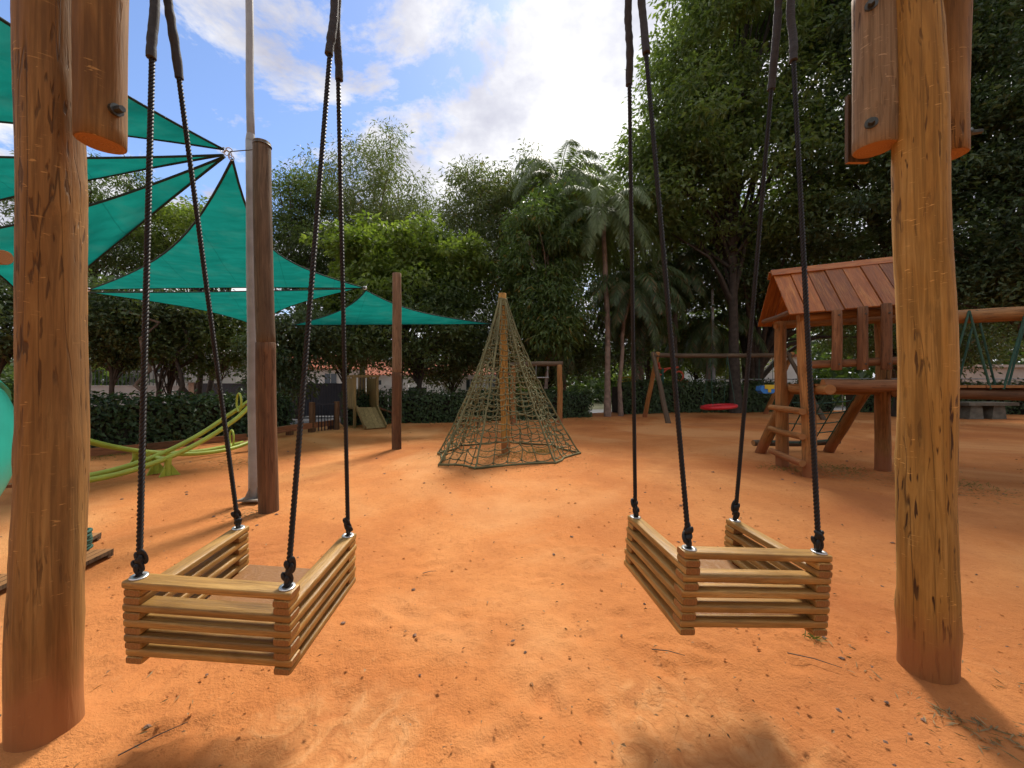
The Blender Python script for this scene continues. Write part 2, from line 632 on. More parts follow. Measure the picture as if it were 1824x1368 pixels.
M_SAILEDGE = plain('sail_edge_tape', (0.012, 0.030, 0.028), 0.8, 0, 0.2, 10)
M_TEAL = plain('teal_plastic', (0.03, 0.36, 0.28), 0.32, 0, 0.08, 3)
M_LIME = plain('lime_paint', (0.36, 0.44, 0.055), 0.45, 0, 0.14, 7, 0.1)
M_RED = plain('red_plastic', (0.55, 0.025, 0.03), 0.4, 0, 0.1, 5)
M_ORANGE = plain('orange_red_paint', (0.50, 0.075, 0.030), 0.5, 0, 0.1, 5)
M_BLUE = plain('blue_plastic', (0.02, 0.18, 0.55), 0.4, 0, 0.1, 5)
M_YELLOW = plain('yellow_plastic', (0.62, 0.42, 0.02), 0.45, 0, 0.1, 5)
M_CONC = plain('weathered_concrete', (0.23, 0.20, 0.165), 0.9, 0, 0.3, 5, 0.4)
M_STONE = plain('shade_toned_stone', (0.13, 0.120, 0.095), 0.95, 0, 0.35, 4, 0.5)  # darker copy of the concrete: the table's shade is put into its colour
M_WALLGREY = plain('grey_render', (0.36, 0.33, 0.30), 0.9, 0, 0.14, 1.2, 0.2)
M_WHITE = plain('white_plaster', (0.72, 0.71, 0.69), 0.85, 0, 0.06, 2)
M_BLACKGATE = plain('dark_gate_paint', (0.016, 0.018, 0.028), 0.5, 0, 0.2, 4)
M_TILE = plain('clay_tile', (0.40, 0.13, 0.07), 0.85, 0, 0.3, 5)
M_GLASS = plain('dark_window_glass', (0.03, 0.04, 0.05), 0.08, 0, 0.1, 2, spec=0.6)
M_BRICK = plain('brick_pillar', (0.33, 0.22, 0.15), 0.9, 0, 0.3, 9, 0.3)
M_ASPHALT = plain('asphalt', (0.085, 0.085, 0.09), 0.9, 0, 0.2, 6, 0.3)
M_FIELD = plain('verge_ground', (0.10, 0.095, 0.045), 0.95, 0, 0.4, 0.8, 0.4)
M_CARW = plain('silver_car_paint', (0.55, 0.56, 0.58), 0.25, 0.3, 0.03, 2)
M_TYRE = plain('tyre_rubber', (0.02, 0.02, 0.02), 0.8, 0, 0.1, 8)
M_BARK = plain('grey_bark', (0.115, 0.088, 0.066), 0.9, 0, 0.4, 6, 0.6, bscale=18)
M_BARKD = plain('dark_bark', (0.050, 0.040, 0.032), 0.9, 0, 0.4, 6, 0.6, bscale=18)
M_BARKR = plain('brown_palm_trunk', (0.22, 0.155, 0.120), 0.9, 0, 0.35, 5, 0.6, bscale=14)
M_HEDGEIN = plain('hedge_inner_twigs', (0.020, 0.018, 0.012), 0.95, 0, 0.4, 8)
L_DARK = leaf_mat('dark_leaf', (0.042, 0.068, 0.028), (0.120, 0.165, 0.064), 0.42, 0.38)
L_DEEP = leaf_mat('deep_leaf', (0.034, 0.058, 0.029), (0.105, 0.148, 0.068), 0.34, 0.34)
L_MID = leaf_mat('mid_leaf', (0.060, 0.094, 0.033), (0.175, 0.225, 0.080), 0.46, 0.40)
L_YEL = leaf_mat('yellow_green_leaf', (0.085, 0.130, 0.034), (0.210, 0.265, 0.070), 0.48, 0.5)
L_BAMB = leaf_mat('bamboo_leaf', (0.075, 0.100, 0.042), (0.160, 0.190, 0.080), 0.40, 0.5, (0.20, 0.17, 0.07), 0.06)
L_MANGO = leaf_mat('mango_leaf', (0.048, 0.088, 0.030), (0.145, 0.205, 0.065), 0.42, 0.38, (0.22, 0.16, 0.035), 0.04)
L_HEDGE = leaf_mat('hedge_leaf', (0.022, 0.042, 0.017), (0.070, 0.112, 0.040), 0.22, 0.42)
L_PALM = leaf_mat('palm_leaflet', (0.090, 0.130, 0.052), (0.190, 0.240, 0.110), 0.32, 0.42)
L_PALMD = leaf_mat('dark_palm_leaflet', (0.040, 0.066, 0.026), (0.100, 0.140, 0.055), 0.30, 0.42, (0.20, 0.13, 0.065), 0.10)
L_DRY = leaf_mat('dry_leaf', (0.13, 0.055, 0.024), (0.36, 0.23, 0.12), 0.1, 0.8)
L_GRASS = leaf_mat('grass_blade', (0.075, 0.100, 0.025), (0.22, 0.22, 0.07), 0.3, 0.7)
L_STRAW = leaf_mat('straw_blade', (0.16, 0.11, 0.05), (0.34, 0.25, 0.13), 0.2, 0.8)


def sail_mat():
    m, nt, b = new_mat('teal_shade_cloth')
    vec, tc, rnd = objvec(nt)
    n = noise(nt, mapped(nt, vec, (1.0, 3.5, 1.0)), 1.6, 4, 0.55, 0.5)
    w = noise(nt, mapped(nt, vec, (14, 14, 14)), 1.0, 3, 0.6)
    c = ramp(nt, n, [(0.3, (0.003, 0.080, 0.067)), (0.7, (0.006, 0.124, 0.105))])
    c = mixc(nt, ramp(nt, w, [(0.4, 0.25), (0.6, 0.0)]), c, (0.004, 0.10, 0.085))
    sx = nt.nodes.new('ShaderNodeSeparateXYZ')
    nt.links.new(mapped(nt, vec, (0.9, 0.45, 0.0)), sx.inputs[0])
    fr = math_node(nt, 'FRACT', math_node(nt, 'ADD', sx.outputs['X'], sx.outputs['Y']))
    seam = ramp(nt, fr, [(0.0, 1.0), (0.012, 1.0), (0.02, 0.0), (0.98, 0.0)])
    c = mixc(nt, math_node(nt, 'MULTIPLY', seam, 0.45), c, (0.002, 0.05, 0.042))
    st = noise(nt, mapped(nt, vec, (0.7, 0.7, 0.7)), 2.2, 5, 0.65)
    c = mixc(nt, ramp(nt, st, [(0.52, 0.0), (0.72, 0.35)]), c, (0.045, 0.13, 0.105))
    nt.links.new(c, b.inputs['Base Color'])
    b.inputs['Roughness'].default_value = 0.85
    b.inputs['Specular IOR Level'].default_value = 0.1
    tr = nt.nodes.new('ShaderNodeBsdfTranslucent')
    c2 = mixc(nt, 1.0, c, (1.2, 1.75, 1.7), 'MULTIPLY')
    nt.links.new(c2, tr.inputs['Color'])
    mx = nt.nodes.new('ShaderNodeMixShader')
    mx.inputs[0].default_value = 0.52
    nt.links.new(b.outputs[0], mx.inputs[1])
    nt.links.new(tr.outputs[0], mx.inputs[2])
    nt.links.new(mx.outputs[0], nt.nodes['Material Output'].inputs[0])
    return m


M_SAIL = sail_mat()


# ------------------------------------------------------------------ logs
def log_mesh(name, L, r0, r1, seed=0, n=20, wob=0.035, bend=0.01, ring=0.10, bev=0.005):
    r = np.random.default_rng(seed + 100)
    nz = max(3, int(L / ring))
    zs = np.linspace(0, L, nz + 1)
    zs = np.concatenate([[0.0, bev], zs[1:-1], [L - bev, L]])
    bx, by = r.normal(0, bend, 2)
    ph = r.random(6) * 6.28
    dents = [(r.uniform(0, L), r.uniform(0, 6.28), r.choice([-0.6, 0.9]) * wob) for _ in range(int(L * 5))] if n > 40 else []
    vs_ = []
    for i, z in enumerate(zs):
        u = z / L
        rad = r0 + (r1 - r0) * u
        if i == 0 or i == len(zs) - 1:
            rad -= bev * 0.8
        cx = bx * math.sin(math.pi * u) + bend * 0.5 * math.sin(5 * z + ph[0])
        cy = by * math.sin(math.pi * u) + bend * 0.5 * math.sin(4 * z + ph[1])
        for k in range(n):
            a = 2 * math.pi * k / n
            w = 1 + wob * (0.5 * math.sin(2 * a + ph[2] + 0.6 * z) + 0.35 * math.sin(3 * a + ph[3] - 1.1 * z) + 0.3 * math.sin(3.3 * z + ph[4] + a))
            w += r.normal(0, wob * 0.06) + wob * 0.5 * math.sin(5 * a + ph[5] + 0.4 * math.sin(2.2 * z)) * math.sin(1.7 * z + ph[0]) * 0.5
            for (kz, ka, kr) in dents:
                da = (a - ka + math.pi) % (2 * math.pi) - math.pi
                q = ((z - kz) / 0.07) ** 2 + (da / 0.35) ** 2
                if q < 6:
                    w += kr * math.exp(-q)
            vs_.append((cx + rad * w * math.cos(a), cy + rad * w * math.sin(a), z))
    mb = MB()
    fs = []
    for i in range(len(zs) - 1):
        for k in range(n):
            k2 = (k + 1) % n
            fs.append((i * n + k, i * n + k2, (i + 1) * n + k2, (i + 1) * n + k))
    mb.add(vs_, fs, True)
    mb.add(vs_[:n], [tuple(range(n - 1, -1, -1))])
    mb.add(vs_[-n:], [tuple(range(n))])
    return mb.mesh(name)


_seed = [0]


def log(name, a, b, r0, r1, mat, parent=None, n=16, wob=0.05, bend=0.012, ring=0.15):
    _seed[0] += 1
    L = (Vector(b) - Vector(a)).length
    bend = min(bend, 0.006 * L)
    me = log_mesh(name, L, r0, r1, _seed[0], n, wob, bend, ring)
    return put(name, me, mat, parent, axis_matrix(a, b))


def bolt(parent, p, d, r=0.016, L=0.03, mat=None):
    mb = MB()
    d = Vector(d).normalized()
    p = Vector(p)
    mb.tube([p - d * 0.01, p + d * 0.006], r * 1.7, 12)
    mb.tube([p + d * 0.006, p + d * L], [r, r * 0.9], 6, smooth=False)
    return wpart('bolt', mb, mat or M_BOLT, parent)


# ------------------------------------------------------------------ ground
HX = [-40, -16, -8.6, -7.0, -6.2, -4.3, -1.0, 2.0, 6.0, 10.0, 16.0, 24.0, 40.0]
HY = [4.0, 5.0, 7.5, 10.0, 12.3, 13.4, 14.3, 15.4, 18.2, 19.0, 19.0, 17.0, 14.0]


def hedge_y(x):
    return np.interp(x, HX, HY)


def spaced(parts):
    out = []
    for a, b, s in parts:
        out.append(np.arange(a, b, s))
    return np.concatenate(out + [[parts[-1][1]]])


def build_ground():
    xs = spaced([(-34, -10, 0.6), (-10, -3, 0.16), (-3, 3, 0.03), (3, 10, 0.16), (10, 40, 0.6)])
    ys = spaced([(-14, 0.6, 0.6), (0.6, 1.2, 0.06), (1.2, 3.4, 0.028), (3.4, 8, 0.085), (8, 26, 0.3)])
    X, Y = np.meshgrid(xs, ys, indexing='ij')
    Z = 0.05 * fbm(X * 0.35, Y * 0.35, 3, 3) + 0.018 * fbm(X * 2.1, Y * 2.1, 9, 3)
    near = np.clip((7 - np.hypot(X, Y)) / 5, 0, 1)
    c = fbm(X * 13, Y * 13, 20, 3)
    Z += near * (0.012 * c + 0.010 * np.clip(c - 0.25, 0, 1) * 3)
    for cx, cy in ((-0.75, 1.30), (0.85, 1.40)):
        d2 = ((X - cx) / 0.62) ** 2 + ((Y - cy) / 0.62) ** 2
        Z -= 0.055 * np.exp(-d2 * 1.4)
        Z -= near * 0.010 * c * np.exp(-d2)
    rf = np.random.default_rng(404)
    for k in range(190):
        fy = 1.25 + 4.6 * rf.random() ** 1.5
        fx = rf.uniform(-0.95, 0.95) * fy
        an = rf.uniform(0, 3.14)
        sx_, sy_ = rf.uniform(0.035, 0.06), rf.uniform(0.08, 0.14)
        m_ = (np.abs(xs - fx) < 0.4)
        n_ = (np.abs(ys - fy) < 0.4)
        ix = np.ix_(m_, n_)
        ux = (X[ix] - fx) * math.cos(an) + (Y[ix] - fy) * math.sin(an)
        uy = -(X[ix] - fx) * math.sin(an) + (Y[ix] - fy) * math.cos(an)
        q = (ux / sx_) ** 2 + (uy / sy_) ** 2
        Z[ix] += rf.uniform(0.006, 0.013) * (0.55 * np.exp(-(np.sqrt(q) - 1.45) ** 2 * 5) - np.exp(-q * q * 0.6))
    for px_, py_ in ((-1.868, 1.535), (1.987, 1.84)):
        dd = np.hypot(X - px_, Y - py_)
        Z += 0.045 * np.exp(-(dd / 0.17) ** 2) * (0.7 + 1.2 * vnoise(X * 9, Y * 9, 77))
    drop = np.clip((Y - hedge_y(X) - 1.6) / 2.5, 0, 1)
    Z -= 0.62 * drop * drop * (3 - 2 * drop)
    nx, ny = X.shape
    V = np.stack([X, Y, Z], -1).reshape(-1, 3)
    idx = np.arange(nx * ny).reshape(nx, ny)
    F = np.stack([idx[:-1, :-1], idx[1:, :-1], idx[1:, 1:], idx[:-1, 1:]], -1).reshape(-1, 4)
    me = bpy.data.meshes.new('playground_ground')
    set_mesh(me, V, F, True)
    struct(put('playground_ground', me, M_SOIL))
    mb = MB()
    s = 700
    mb.add([(-s, -s, -0.66), (s, -s, -0.66), (s, s, -0.66), (-s, s, -0.66)], [(0, 1, 2, 3)])
    struct(put('outer_ground', mb.mesh('outer_ground'), M_FIELD))
    mb = MB()
    pts = [(-60, 20), (-14, 18.5), (-3, 20.5), (6, 24), (40, 30)]
    n = len(pts)
    mb.add([(x, y, -0.60) for x, y in pts] + [(x, y + 6, -0.60) for x, y in pts], [(i, i + 1, n + i + 1, n + i) for i in range(n - 1)])
    struct(put('street', mb.mesh('street'), M_ASPHALT))


def set_mesh(me, V, F, smooth=False):
    V = np.ascontiguousarray(V, dtype=np.float32)
    F = np.ascontiguousarray(F, dtype=np.int32)
    k = F.shape[1]
    me.vertices.add(len(V))
    me.vertices.foreach_set('co', V.ravel())
    me.loops.add(F.size)
    me.loops.foreach_set('vertex_index', F.ravel())
    me.polygons.add(len(F))
    me.polygons.foreach_set('loop_start', np.arange(0, F.size, k, dtype=np.int32))
    me.polygons.foreach_set('use_smooth', np.full(len(F), smooth))
    me.update(calc_edges=True)
    me.validate()


build_ground()


def ground_z(x, y):
    return float(0.05 * fbm(np.array(x * 0.35), np.array(y * 0.35), 3, 3) + 0.018 * fbm(np.array(x * 2.1), np.array(y * 2.1), 9, 3))


# ------------------------------------------------------------------ leaves and trees
def leaves_arrays(P, D, Nn, Ls, Ws, fold=0.15):
    """one four-point leaf at each P, pointing along D, facing Nn"""
    D = D / np.linalg.norm(D, axis=1, keepdims=True)
    S = np.cross(D, Nn)
    S /= np.linalg.norm(S, axis=1, keepdims=True) + 1e-9
    U = np.cross(S, D)
    Ls = Ls[:, None]
    Ws = Ws[:, None]
    a = P
    b = P + D * Ls * 0.45 + S * Ws * 0.5 + U * Ws * fold
    c = P + D * Ls - U * Ls * 0.12
    d = P + D * Ls * 0.45 - S * Ws * 0.5 + U * Ws * fold
    V = np.stack([a, b, c, d], 1).reshape(-1, 3)
    F = np.arange(len(V)).reshape(-1, 4)
    return V, F


def foliage(name, C, R, n_per, leaf, wid, seed, droop=0.25, flat=0.55, up=0.9, jitter=0.5):
    r = np.random.default_rng(seed)
    C = np.asarray(C, float)
    R = np.asarray(R, float)
    k = len(C)
    n = k * n_per
    cc = np.repeat(C, n_per, 0)
    rr = np.repeat(R, n_per)
    off = r.normal(0, 1, (n, 3))
    ln = np.linalg.norm(off, axis=1, keepdims=True)
    off = off / ln * np.minimum(ln, 2.1) * 0.55
    off[:, 2] *= flat
    P = cc + off * rr[:, None]
    D = off * np.array([1, 1, 0.6]) + r.normal(0, 0.55, (n, 3))
    D[:, 2] -= droop
    Nn = r.normal(0, 0.55, (n, 3))
    Nn[:, 2] += up
    Ls = leaf * (1 + jitter * r.uniform(-1, 1, n))
    Ws = wid * (1 + jitter * r.uniform(-1, 1, n))
    V, F = leaves_arrays(P, D, Nn, Ls, Ws)
    me = bpy.data.meshes.new(name)
    set_mesh(me, V, F)
    return me


def crown_points(ell, n, seed, shell=0.55):
    """clump centres spread through a set of ellipsoids (cx,cy,cz,rx,ry,rz), denser to the outside"""
    r = np.random.default_rng(seed)
    vol = np.array([e[3] * e[4] * e[5] for e in ell]) ** 0.8
    pick = r.choice(len(ell), n, p=vol / vol.sum())
    d = r.normal(0, 1, (n, 3))
    d /= np.linalg.norm(d, axis=1, keepdims=True)
    rad = r.random(n) ** (1 / 3) * (1 - shell) + shell * r.random(n) ** 0.2
    E = np.array(ell)[pick]
    return E[:, :3] + d * rad[:, None] * E[:, 3:6] * (1 + 0.12 * r.normal(0, 1, (n, 1)))


def tree(name, label, base, ell, nclump, rclump, nper, leaf, wid, lmat, bmat, rtrunk, seed, cat='tree', group=None,
         droop=0.25, flat=0.55, nlimb=14, fork=0.35, lean=(0, 0), up=0.9, stems=1):
    r = np.random.default_rng(seed)
    base = Vector(base)
    t = thing(name, label, cat, base, group)
    C = crown_points(ell, nclump, seed)
    C = C[C[:, 2] > base.z + 0.6]
    R = rclump * (0.7 + 0.6 * r.random(len(C)))
    me = foliage('crown', C - np.array(base), R, nper, leaf, wid, seed + 1, droop, flat, up)
    put('crown', me, lmat, t, Matrix.Translation(base))
    E = np.array(ell)
    top = Vector(E[:, :3].mean(0))
    mb = MB()
    for s in range(stems):
        o = Vector((0, 0, 0)) if stems == 1 else Vector((r.normal(0, rtrunk * 2.2), r.normal(0, rtrunk * 2.2), 0))
        hi = top + Vector((r.normal(0, 0.3), r.normal(0, 0.3), 0)) + o * 4
        pts = []
        for i in range(9):
            u = i / 8
            p = (base + o).lerp(hi, u)
            p += Vector((r.normal(0, 0.05), r.normal(0, 0.05), 0)) * (3 * rtrunk + 0.5) * (0.3 + u)
            p.x += lean[0] * math.sin(math.pi * u)
            p.y += lean[1] * math.sin(math.pi * u)
            pts.append(p)
        rad = [rtrunk * (1.35 - 0.35 * min(1, i * 2)) * (1 - 0.75 * i / 8) for i in range(9)]
        mb.tube(pts, rad, 10)
        sel = r.choice(len(C), min(nlimb, len(C)), replace=False)
        for j in sel:
            e = Vector(C[j])
            u = fork + (0.95 - fork) * r.random()
            u = min(u, max(fork * 0.6, (e.z - base.z - 0.3) / max(0.1, hi.z - base.z) * 0.8))
            q = u * 8
            i0 = int(min(q, 7))
            st = pts[i0].lerp(pts[i0 + 1], q - i0)
            mid_ = st.lerp(e, 0.5) + Vector((r.normal(0, 0.15), r.normal(0, 0.15), 0.12 * (e - st).length))
            r0 = rtrunk * (1 - 0.75 * u) * 0.55
            p2 = st.lerp(mid_, 0.5) + Vector((0, 0, 0.05 * (e - st).length))
            p3 = mid_.lerp(e, 0.5)
            mb.tube([st, p2, mid_, p3, e], [r0, r0 * 0.8, r0 * 0.6, r0 * 0.4, r0 * 0.18], 5, cap=False)
    wpart('trunk', mb, bmat, t)
    return t


def ell_px(px, py, d, hw, hh, dep=None):
    c = at(px, py, d)
    rx = hw / 685 * d
    rz = hh / 685 * d
    return (c.x, c.y, c.z, rx, dep if dep else rx, rz)


def palm_crown(seed, n_frond=20, L=2.8, leaflet=0.66, droop=1.0, pairs=110, wid=0.032, elev=(-0.6, 1.0)):
    r = np.random.default_rng(seed)
    PP, DD, NN, LL, WW = [], [], [], [], []
    mb = MB()
    for k in range(n_frond):
        az = 2 * math.pi * (k * 0.618 + 0.05 * r.normal())
        el = elev[0] + (elev[1] - elev[0]) * ((k + 0.5) / n_frond) + 0.1 * r.normal()
        d = np.array([math.cos(az) * math.cos(el), math.sin(az) * math.cos(el), math.sin(el)])
        p = np.zeros(3)
        pts = [p.copy()]
        seg = 14
        Lk = L * (0.85 + 0.3 * r.random())
        for i in range(seg):
            d = d + np.array([0, 0, -1.0]) * droop * 0.16 * (0.35 + i / seg)
            d /= np.linalg.norm(d)
            p = p + d * Lk / seg
            pts.append(p.copy())
        pts = np.array(pts)
        mb.tube([tuple(q) for q in pts[::2]], [0.028 * (1 - 0.8 * i / 7) for i in range(len(pts[::2]))], 4, cap=False)
        tt = np.linspace(0.14, 0.995, pairs)
        ip = np.stack([np.interp(tt, np.linspace(0, 1, seg + 1), pts[:, j]) for j in range(3)], 1)
        tg = np.gradient(ip, axis=0)
        tg /= np.linalg.norm(tg, axis=1, keepdims=True)
        side = np.cross(tg, np.array([0, 0, 1.0]))
        side /= np.linalg.norm(side, axis=1, keepdims=True) + 1e-6
        for s in (-1, 1):
            dd = side * s * 1.0 + tg * 0.65 + r.normal(0, 0.18, ip.shape)
            dd[:, 2] -= 0.55 * droop + 0.25 * r.random(len(dd))
            PP.append(ip)
            DD.append(dd)
            nn = np.cross(dd, tg) * s + r.normal(0, 0.25, ip.shape)
            NN.append(nn)
            ll = leaflet * np.sin(np.clip(tt, 0.08, 0.95) * math.pi) ** 0.5 * (0.8 + 0.4 * r.random(len(tt)))
            LL.append(ll)
            WW.append(np.full(len(tt), wid))
    V, F = leaves_arrays(np.concatenate(PP), np.concatenate(DD), np.concatenate(NN), np.concatenate(LL), np.concatenate(WW), 0.1)
    me = bpy.data.meshes.new('fronds')
    set_mesh(me, V, F)
    return me, mb


def palm(label, base, h, crown_seed, rtrunk, mesh_cache={}, group='palms beyond the hedge', scale=1.0, lean=(0, 0), mat=None, bark=None, droop=1.0):
    base = Vector(base)
    t = thing('palm_tree', label, 'palm tree', base, group)
    r = np.random.default_rng(crown_seed * 7 + 3)
    pts = []
    for i in range(9):
        u = i / 8
        pts.append(base + Vector((lean[0] * u * u + 0.03 * r.normal(), lean[1] * u * u + 0.03 * r.normal(), h * u)))
    rad = [rtrunk * (1.35 if i == 0 else 1.08 if i == 1 else 1.0 - 0.03 * i) for i in range(9)]
    mb = MB()
    fine = []
    fr = []
    for i in range(8):
        for k in range(5):
            u = k / 5
            fine.append(pts[i].lerp(pts[i + 1], u))
            fr.append((rad[i] * (1 - u) + rad[i + 1] * u) * (1 + (0.05 if k % 2 else -0.03)))
    mb.tube(fine, fr, 12)
    wpart('trunk', mb, bark or M_BARKR, t)
    key = (crown_seed % 3, droop)
    if key not in mesh_cache:
        mesh_cache[key] = palm_crown(crown_seed % 3 + 40, droop=1.35 * droop, n_frond=28)
    me, rb = mesh_cache[key]
    M = Matrix.Translation(pts[-1]) @ Matrix.Rotation(crown_seed * 1.7, 4, 'Z') @ Matrix.Scale(scale, 4)
    m2 = mat or L_PALM
    me2 = me if (len(me.materials) == 0 or me.materials[0] == m2) else me.copy()
    if me2 is not me:
        me2.materials.clear()
    fo = put('fronds', me2, m2, t, M)
    put('frond_stems', rb.mesh('frond_stems'), m2, fo, M)
    # hanging dead fronds below the crown
    return t


def build_trees():
    g = 'trees beyond the hedge'

    def base(px, d, z=-0.5):
        p = at(px, 684, d)
        return (p.x, p.y, z)

    # tall feathery tree on the skyline, left of centre
    tree('feathery_tree', 'tall feathery grey-green tree rising highest on the skyline left of centre', base(640, 25),
         [ell_px(620, 400, 25, 110, 120), ell_px(660, 330, 25, 90, 85), ell_px(560, 380, 25, 60, 75), ell_px(735, 410, 25, 60, 90), ell_px(690, 470, 25, 100, 90)],
         420, 0.85, 105, 0.28, 0.06, L_BAMB, M_BARK, 0.22, 21, group=g, droop=0.55, flat=0.7, nlimb=60)
    # bright yellow-green tree behind the shade sail
    tree('broadleaf_tree', 'bright yellow-green broadleaf tree behind the wooden post with two-tone stain', base(715, 17.5),
         [ell_px(680, 455, 17.5, 90, 55), ell_px(785, 460, 17.5, 80, 60), ell_px(640, 530, 17.5, 60, 55), ell_px(740, 520, 17.5, 110, 55)],
         300, 0.55, 90, 0.23, 0.14, L_YEL, M_BARKD, 0.16, 22, group=g, droop=0.3, flat=0.5, nlimb=40)
    tree('broadleaf_tree', 'mid-green tree with open branches directly above the low white garage wall', base(735, 16.5),
         [ell_px(735, 590, 16.5, 110, 65), ell_px(800, 560, 16.5, 70, 60), ell_px(660, 620, 16.5, 60, 40)],
         150, 0.7, 105, 0.17, 0.085, L_DARK, M_BARKD, 0.15, 23, group=g, droop=0.2, nlimb=44, lean=(0.3, 0))
    tree('feathery_tree', 'light green feathery tree standing behind the net climber pole', base(880, 21),
         [ell_px(870, 420, 21, 80, 115), ell_px(930, 370, 21, 70, 90), ell_px(845, 370, 21, 55, 80), ell_px(1000, 400, 22, 70, 100), ell_px(890, 520, 21, 70, 80)],
         430, 0.7, 105, 0.26, 0.06, L_BAMB, M_BARK, 0.18, 24, group=g, droop=0.6, flat=0.75, nlimb=46)
    tree('mango_tree', 'glossy dark green tree with drooping leaves and slim straight trunk right of the net climber', base(968, 17),
         [ell_px(965, 440, 17, 75, 95), ell_px(985, 390, 17, 50, 60), ell_px(940, 520, 17, 55, 70), ell_px(1000, 540, 17, 60, 60), ell_px(960, 590, 17, 60, 50)],
         270, 0.58, 95, 0.26, 0.075, L_MANGO, M_BARKR, 0.10, 25, group=g, droop=0.8, flat=0.7, nlimb=26)
    # great dark trees on the right
    gr = 'great trees at the wood edge'
    tree('large_tree', 'huge spreading tree whose light green edge meets the open sky', base(1310, 19),
         [ell_px(1330, 100, 18.5, 165, 170, 4.0), ell_px(1230, 260, 18.0, 105, 110, 3.5), ell_px(1420, -80, 19, 200, 170, 4.5), ell_px(1350, 330, 18.5, 140, 130, 4.0), ell_px(1190, 360, 18.5, 90, 80, 3), ell_px(1165, 270, 18.5, 55, 60, 2.5), ell_px(1225, 130, 18.5, 60, 100, 3)],
         840, 0.85, 105, 0.25, 0.115, L_MID, M_BARKD, 0.28, 31, group=gr, droop=0.45, flat=0.30, nlimb=90)
    tree('large_tree', 'dense dark green tree towering behind the right swing post', base(1610, 16.5),
         [ell_px(1600, 150, 16, 170, 200, 3.6), ell_px(1540, 330, 16, 130, 130, 3.3), ell_px(1690, 330, 16, 150, 150, 3.3), ell_px(1620, -60, 16.5, 220, 160, 4)],
         640, 0.80, 110, 0.20, 0.105, L_DEEP, M_BARKD, 0.36, 32, group=gr, droop=0.25, flat=0.45, nlimb=60)
    tree('large_tree', 'near-black tree filling the picture edge beyond the rope bridge', base(1900, 14.5),
         [ell_px(1830, 160, 14, 180, 210, 3.2), ell_px(1800, 400, 14, 140, 140, 3.0), ell_px(1900, 480, 14, 140, 100, 3.0), ell_px(1760, 520, 14.5, 110, 70, 2.6)],
         540, 0.75, 110, 0.19, 0.10, L_DEEP, M_BARKD, 0.34, 33, group=gr, droop=0.25, flat=0.45, nlimb=60)
    tree('large_tree', 'dark many-limbed tree behind the roof of the log playhouse', base(1325, 22),
         [ell_px(1400, 470, 21, 150, 90, 3.5), ell_px(1300, 470, 21, 100, 80, 3.5), ell_px(1480, 520, 21, 120, 80, 3.5)],
         360, 1.0, 110, 0.20, 0.10, L_DEEP, M_BARKD, 0.40, 34, group=gr, droop=0.25, flat=0.45, nlimb=60, fork=0.12)
    tree('large_tree', 'shadowy low-branching tree seen between playhouse pickets and bridge ropes', base(1590, 24),
         [ell_px(1580, 560, 23, 130, 80, 4), ell_px(1700, 560, 23, 130, 80, 4), ell_px(1650, 620, 22, 120, 45, 3)],
         330, 1.05, 105, 0.20, 0.10, L_DEEP, M_BARKD, 0.3, 35, group=gr, droop=0.25, flat=0.45, nlimb=40, fork=0.15)
    tree('large_tree', 'leafy dark tree behind the palms, between lamp pole and mango trunk', base(1165, 25),
         [ell_px(1150, 440, 25, 100, 110, 4), ell_px(1050, 420, 25, 90, 110, 4), ell_px(1210, 560, 25, 90, 70, 4)],
         330, 1.05, 100, 0.22, 0.11, L_MID, M_BARKD, 0.25, 36, group=g, droop=0.3, flat=0.5, nlimb=40, fork=0.2)
    # left side
    tree('layered_tree', 'dark layered tree just right of the tall wooden post', base(530, 21),
         [ell_px(520, 400, 21, 50, 30), ell_px(545, 440, 21, 75, 28), ell_px(500, 480, 21, 70, 28), ell_px(540, 350, 21, 45, 25), ell_px(560, 500, 21, 55, 30)],
         190, 0.8, 105, 0.16, 0.085, L_DARK, M_BARKD, 0.18, 41, group=g, droop=0.15, flat=0.32, nlimb=40)
    tree('pinnate_tree', 'yellowish tree seen between the sails and above the far sail corner', base(335, 19),
         [ell_px(330, 420, 19, 90, 55), ell_px(390, 400, 19, 50, 40), ell_px(270, 450, 19, 60, 45)],
         150, 0.8, 105, 0.20, 0.075, L_YEL, M_BARKD, 0.15, 42, group=g, droop=0.35, flat=0.4, nlimb=40, stems=2)
    tree('layered_tree', 'dark needle-leaved tree showing beside the left post under the thin sail', base(150, 17),
         [ell_px(180, 330, 17, 75, 40), ell_px(130, 400, 17, 90, 70), ell_px(200, 480, 17, 60, 60)],
         170, 0.8, 105, 0.20, 0.05, L_DARK, M_BARKD, 0.2, 43, group=g, droop=0.5, flat=0.45, nlimb=40)
    tree('shade_tree', 'dark bushy tree over the hedge beside the left swing post', base(205, 14.5),
         [ell_px(180, 610, 14.5, 70, 45), ell_px(245, 590, 14.5, 60, 45), ell_px(160, 560, 14.5, 60, 50)],
         150, 0.6, 100, 0.16, 0.085, L_DEEP, M_BARKD, 0.11, 44, group=g, droop=0.2, nlimb=24)
    tree('slender_tree', 'slender tree with sparse crown in front of the dark gate', base(385, 15.5),
         [ell_px(400, 625, 15.5, 45, 40), ell_px(425, 580, 15.5, 40, 45), ell_px(370, 660, 15.5, 35, 18)],
         60, 0.55, 95, 0.15, 0.09, L_MID, M_BARK, 0.055, 45, group=g, droop=0.2, nlimb=20)
    tree('slender_tree', 'thin double-stemmed tree before the grey wall', base(300, 15),
         [ell_px(310, 590, 15, 55, 45), ell_px(330, 640, 15, 40, 30)],
         60, 0.55, 90, 0.15, 0.08, L_DARK, M_BARKD, 0.07, 46, group=g, nlimb=20, stems=3)
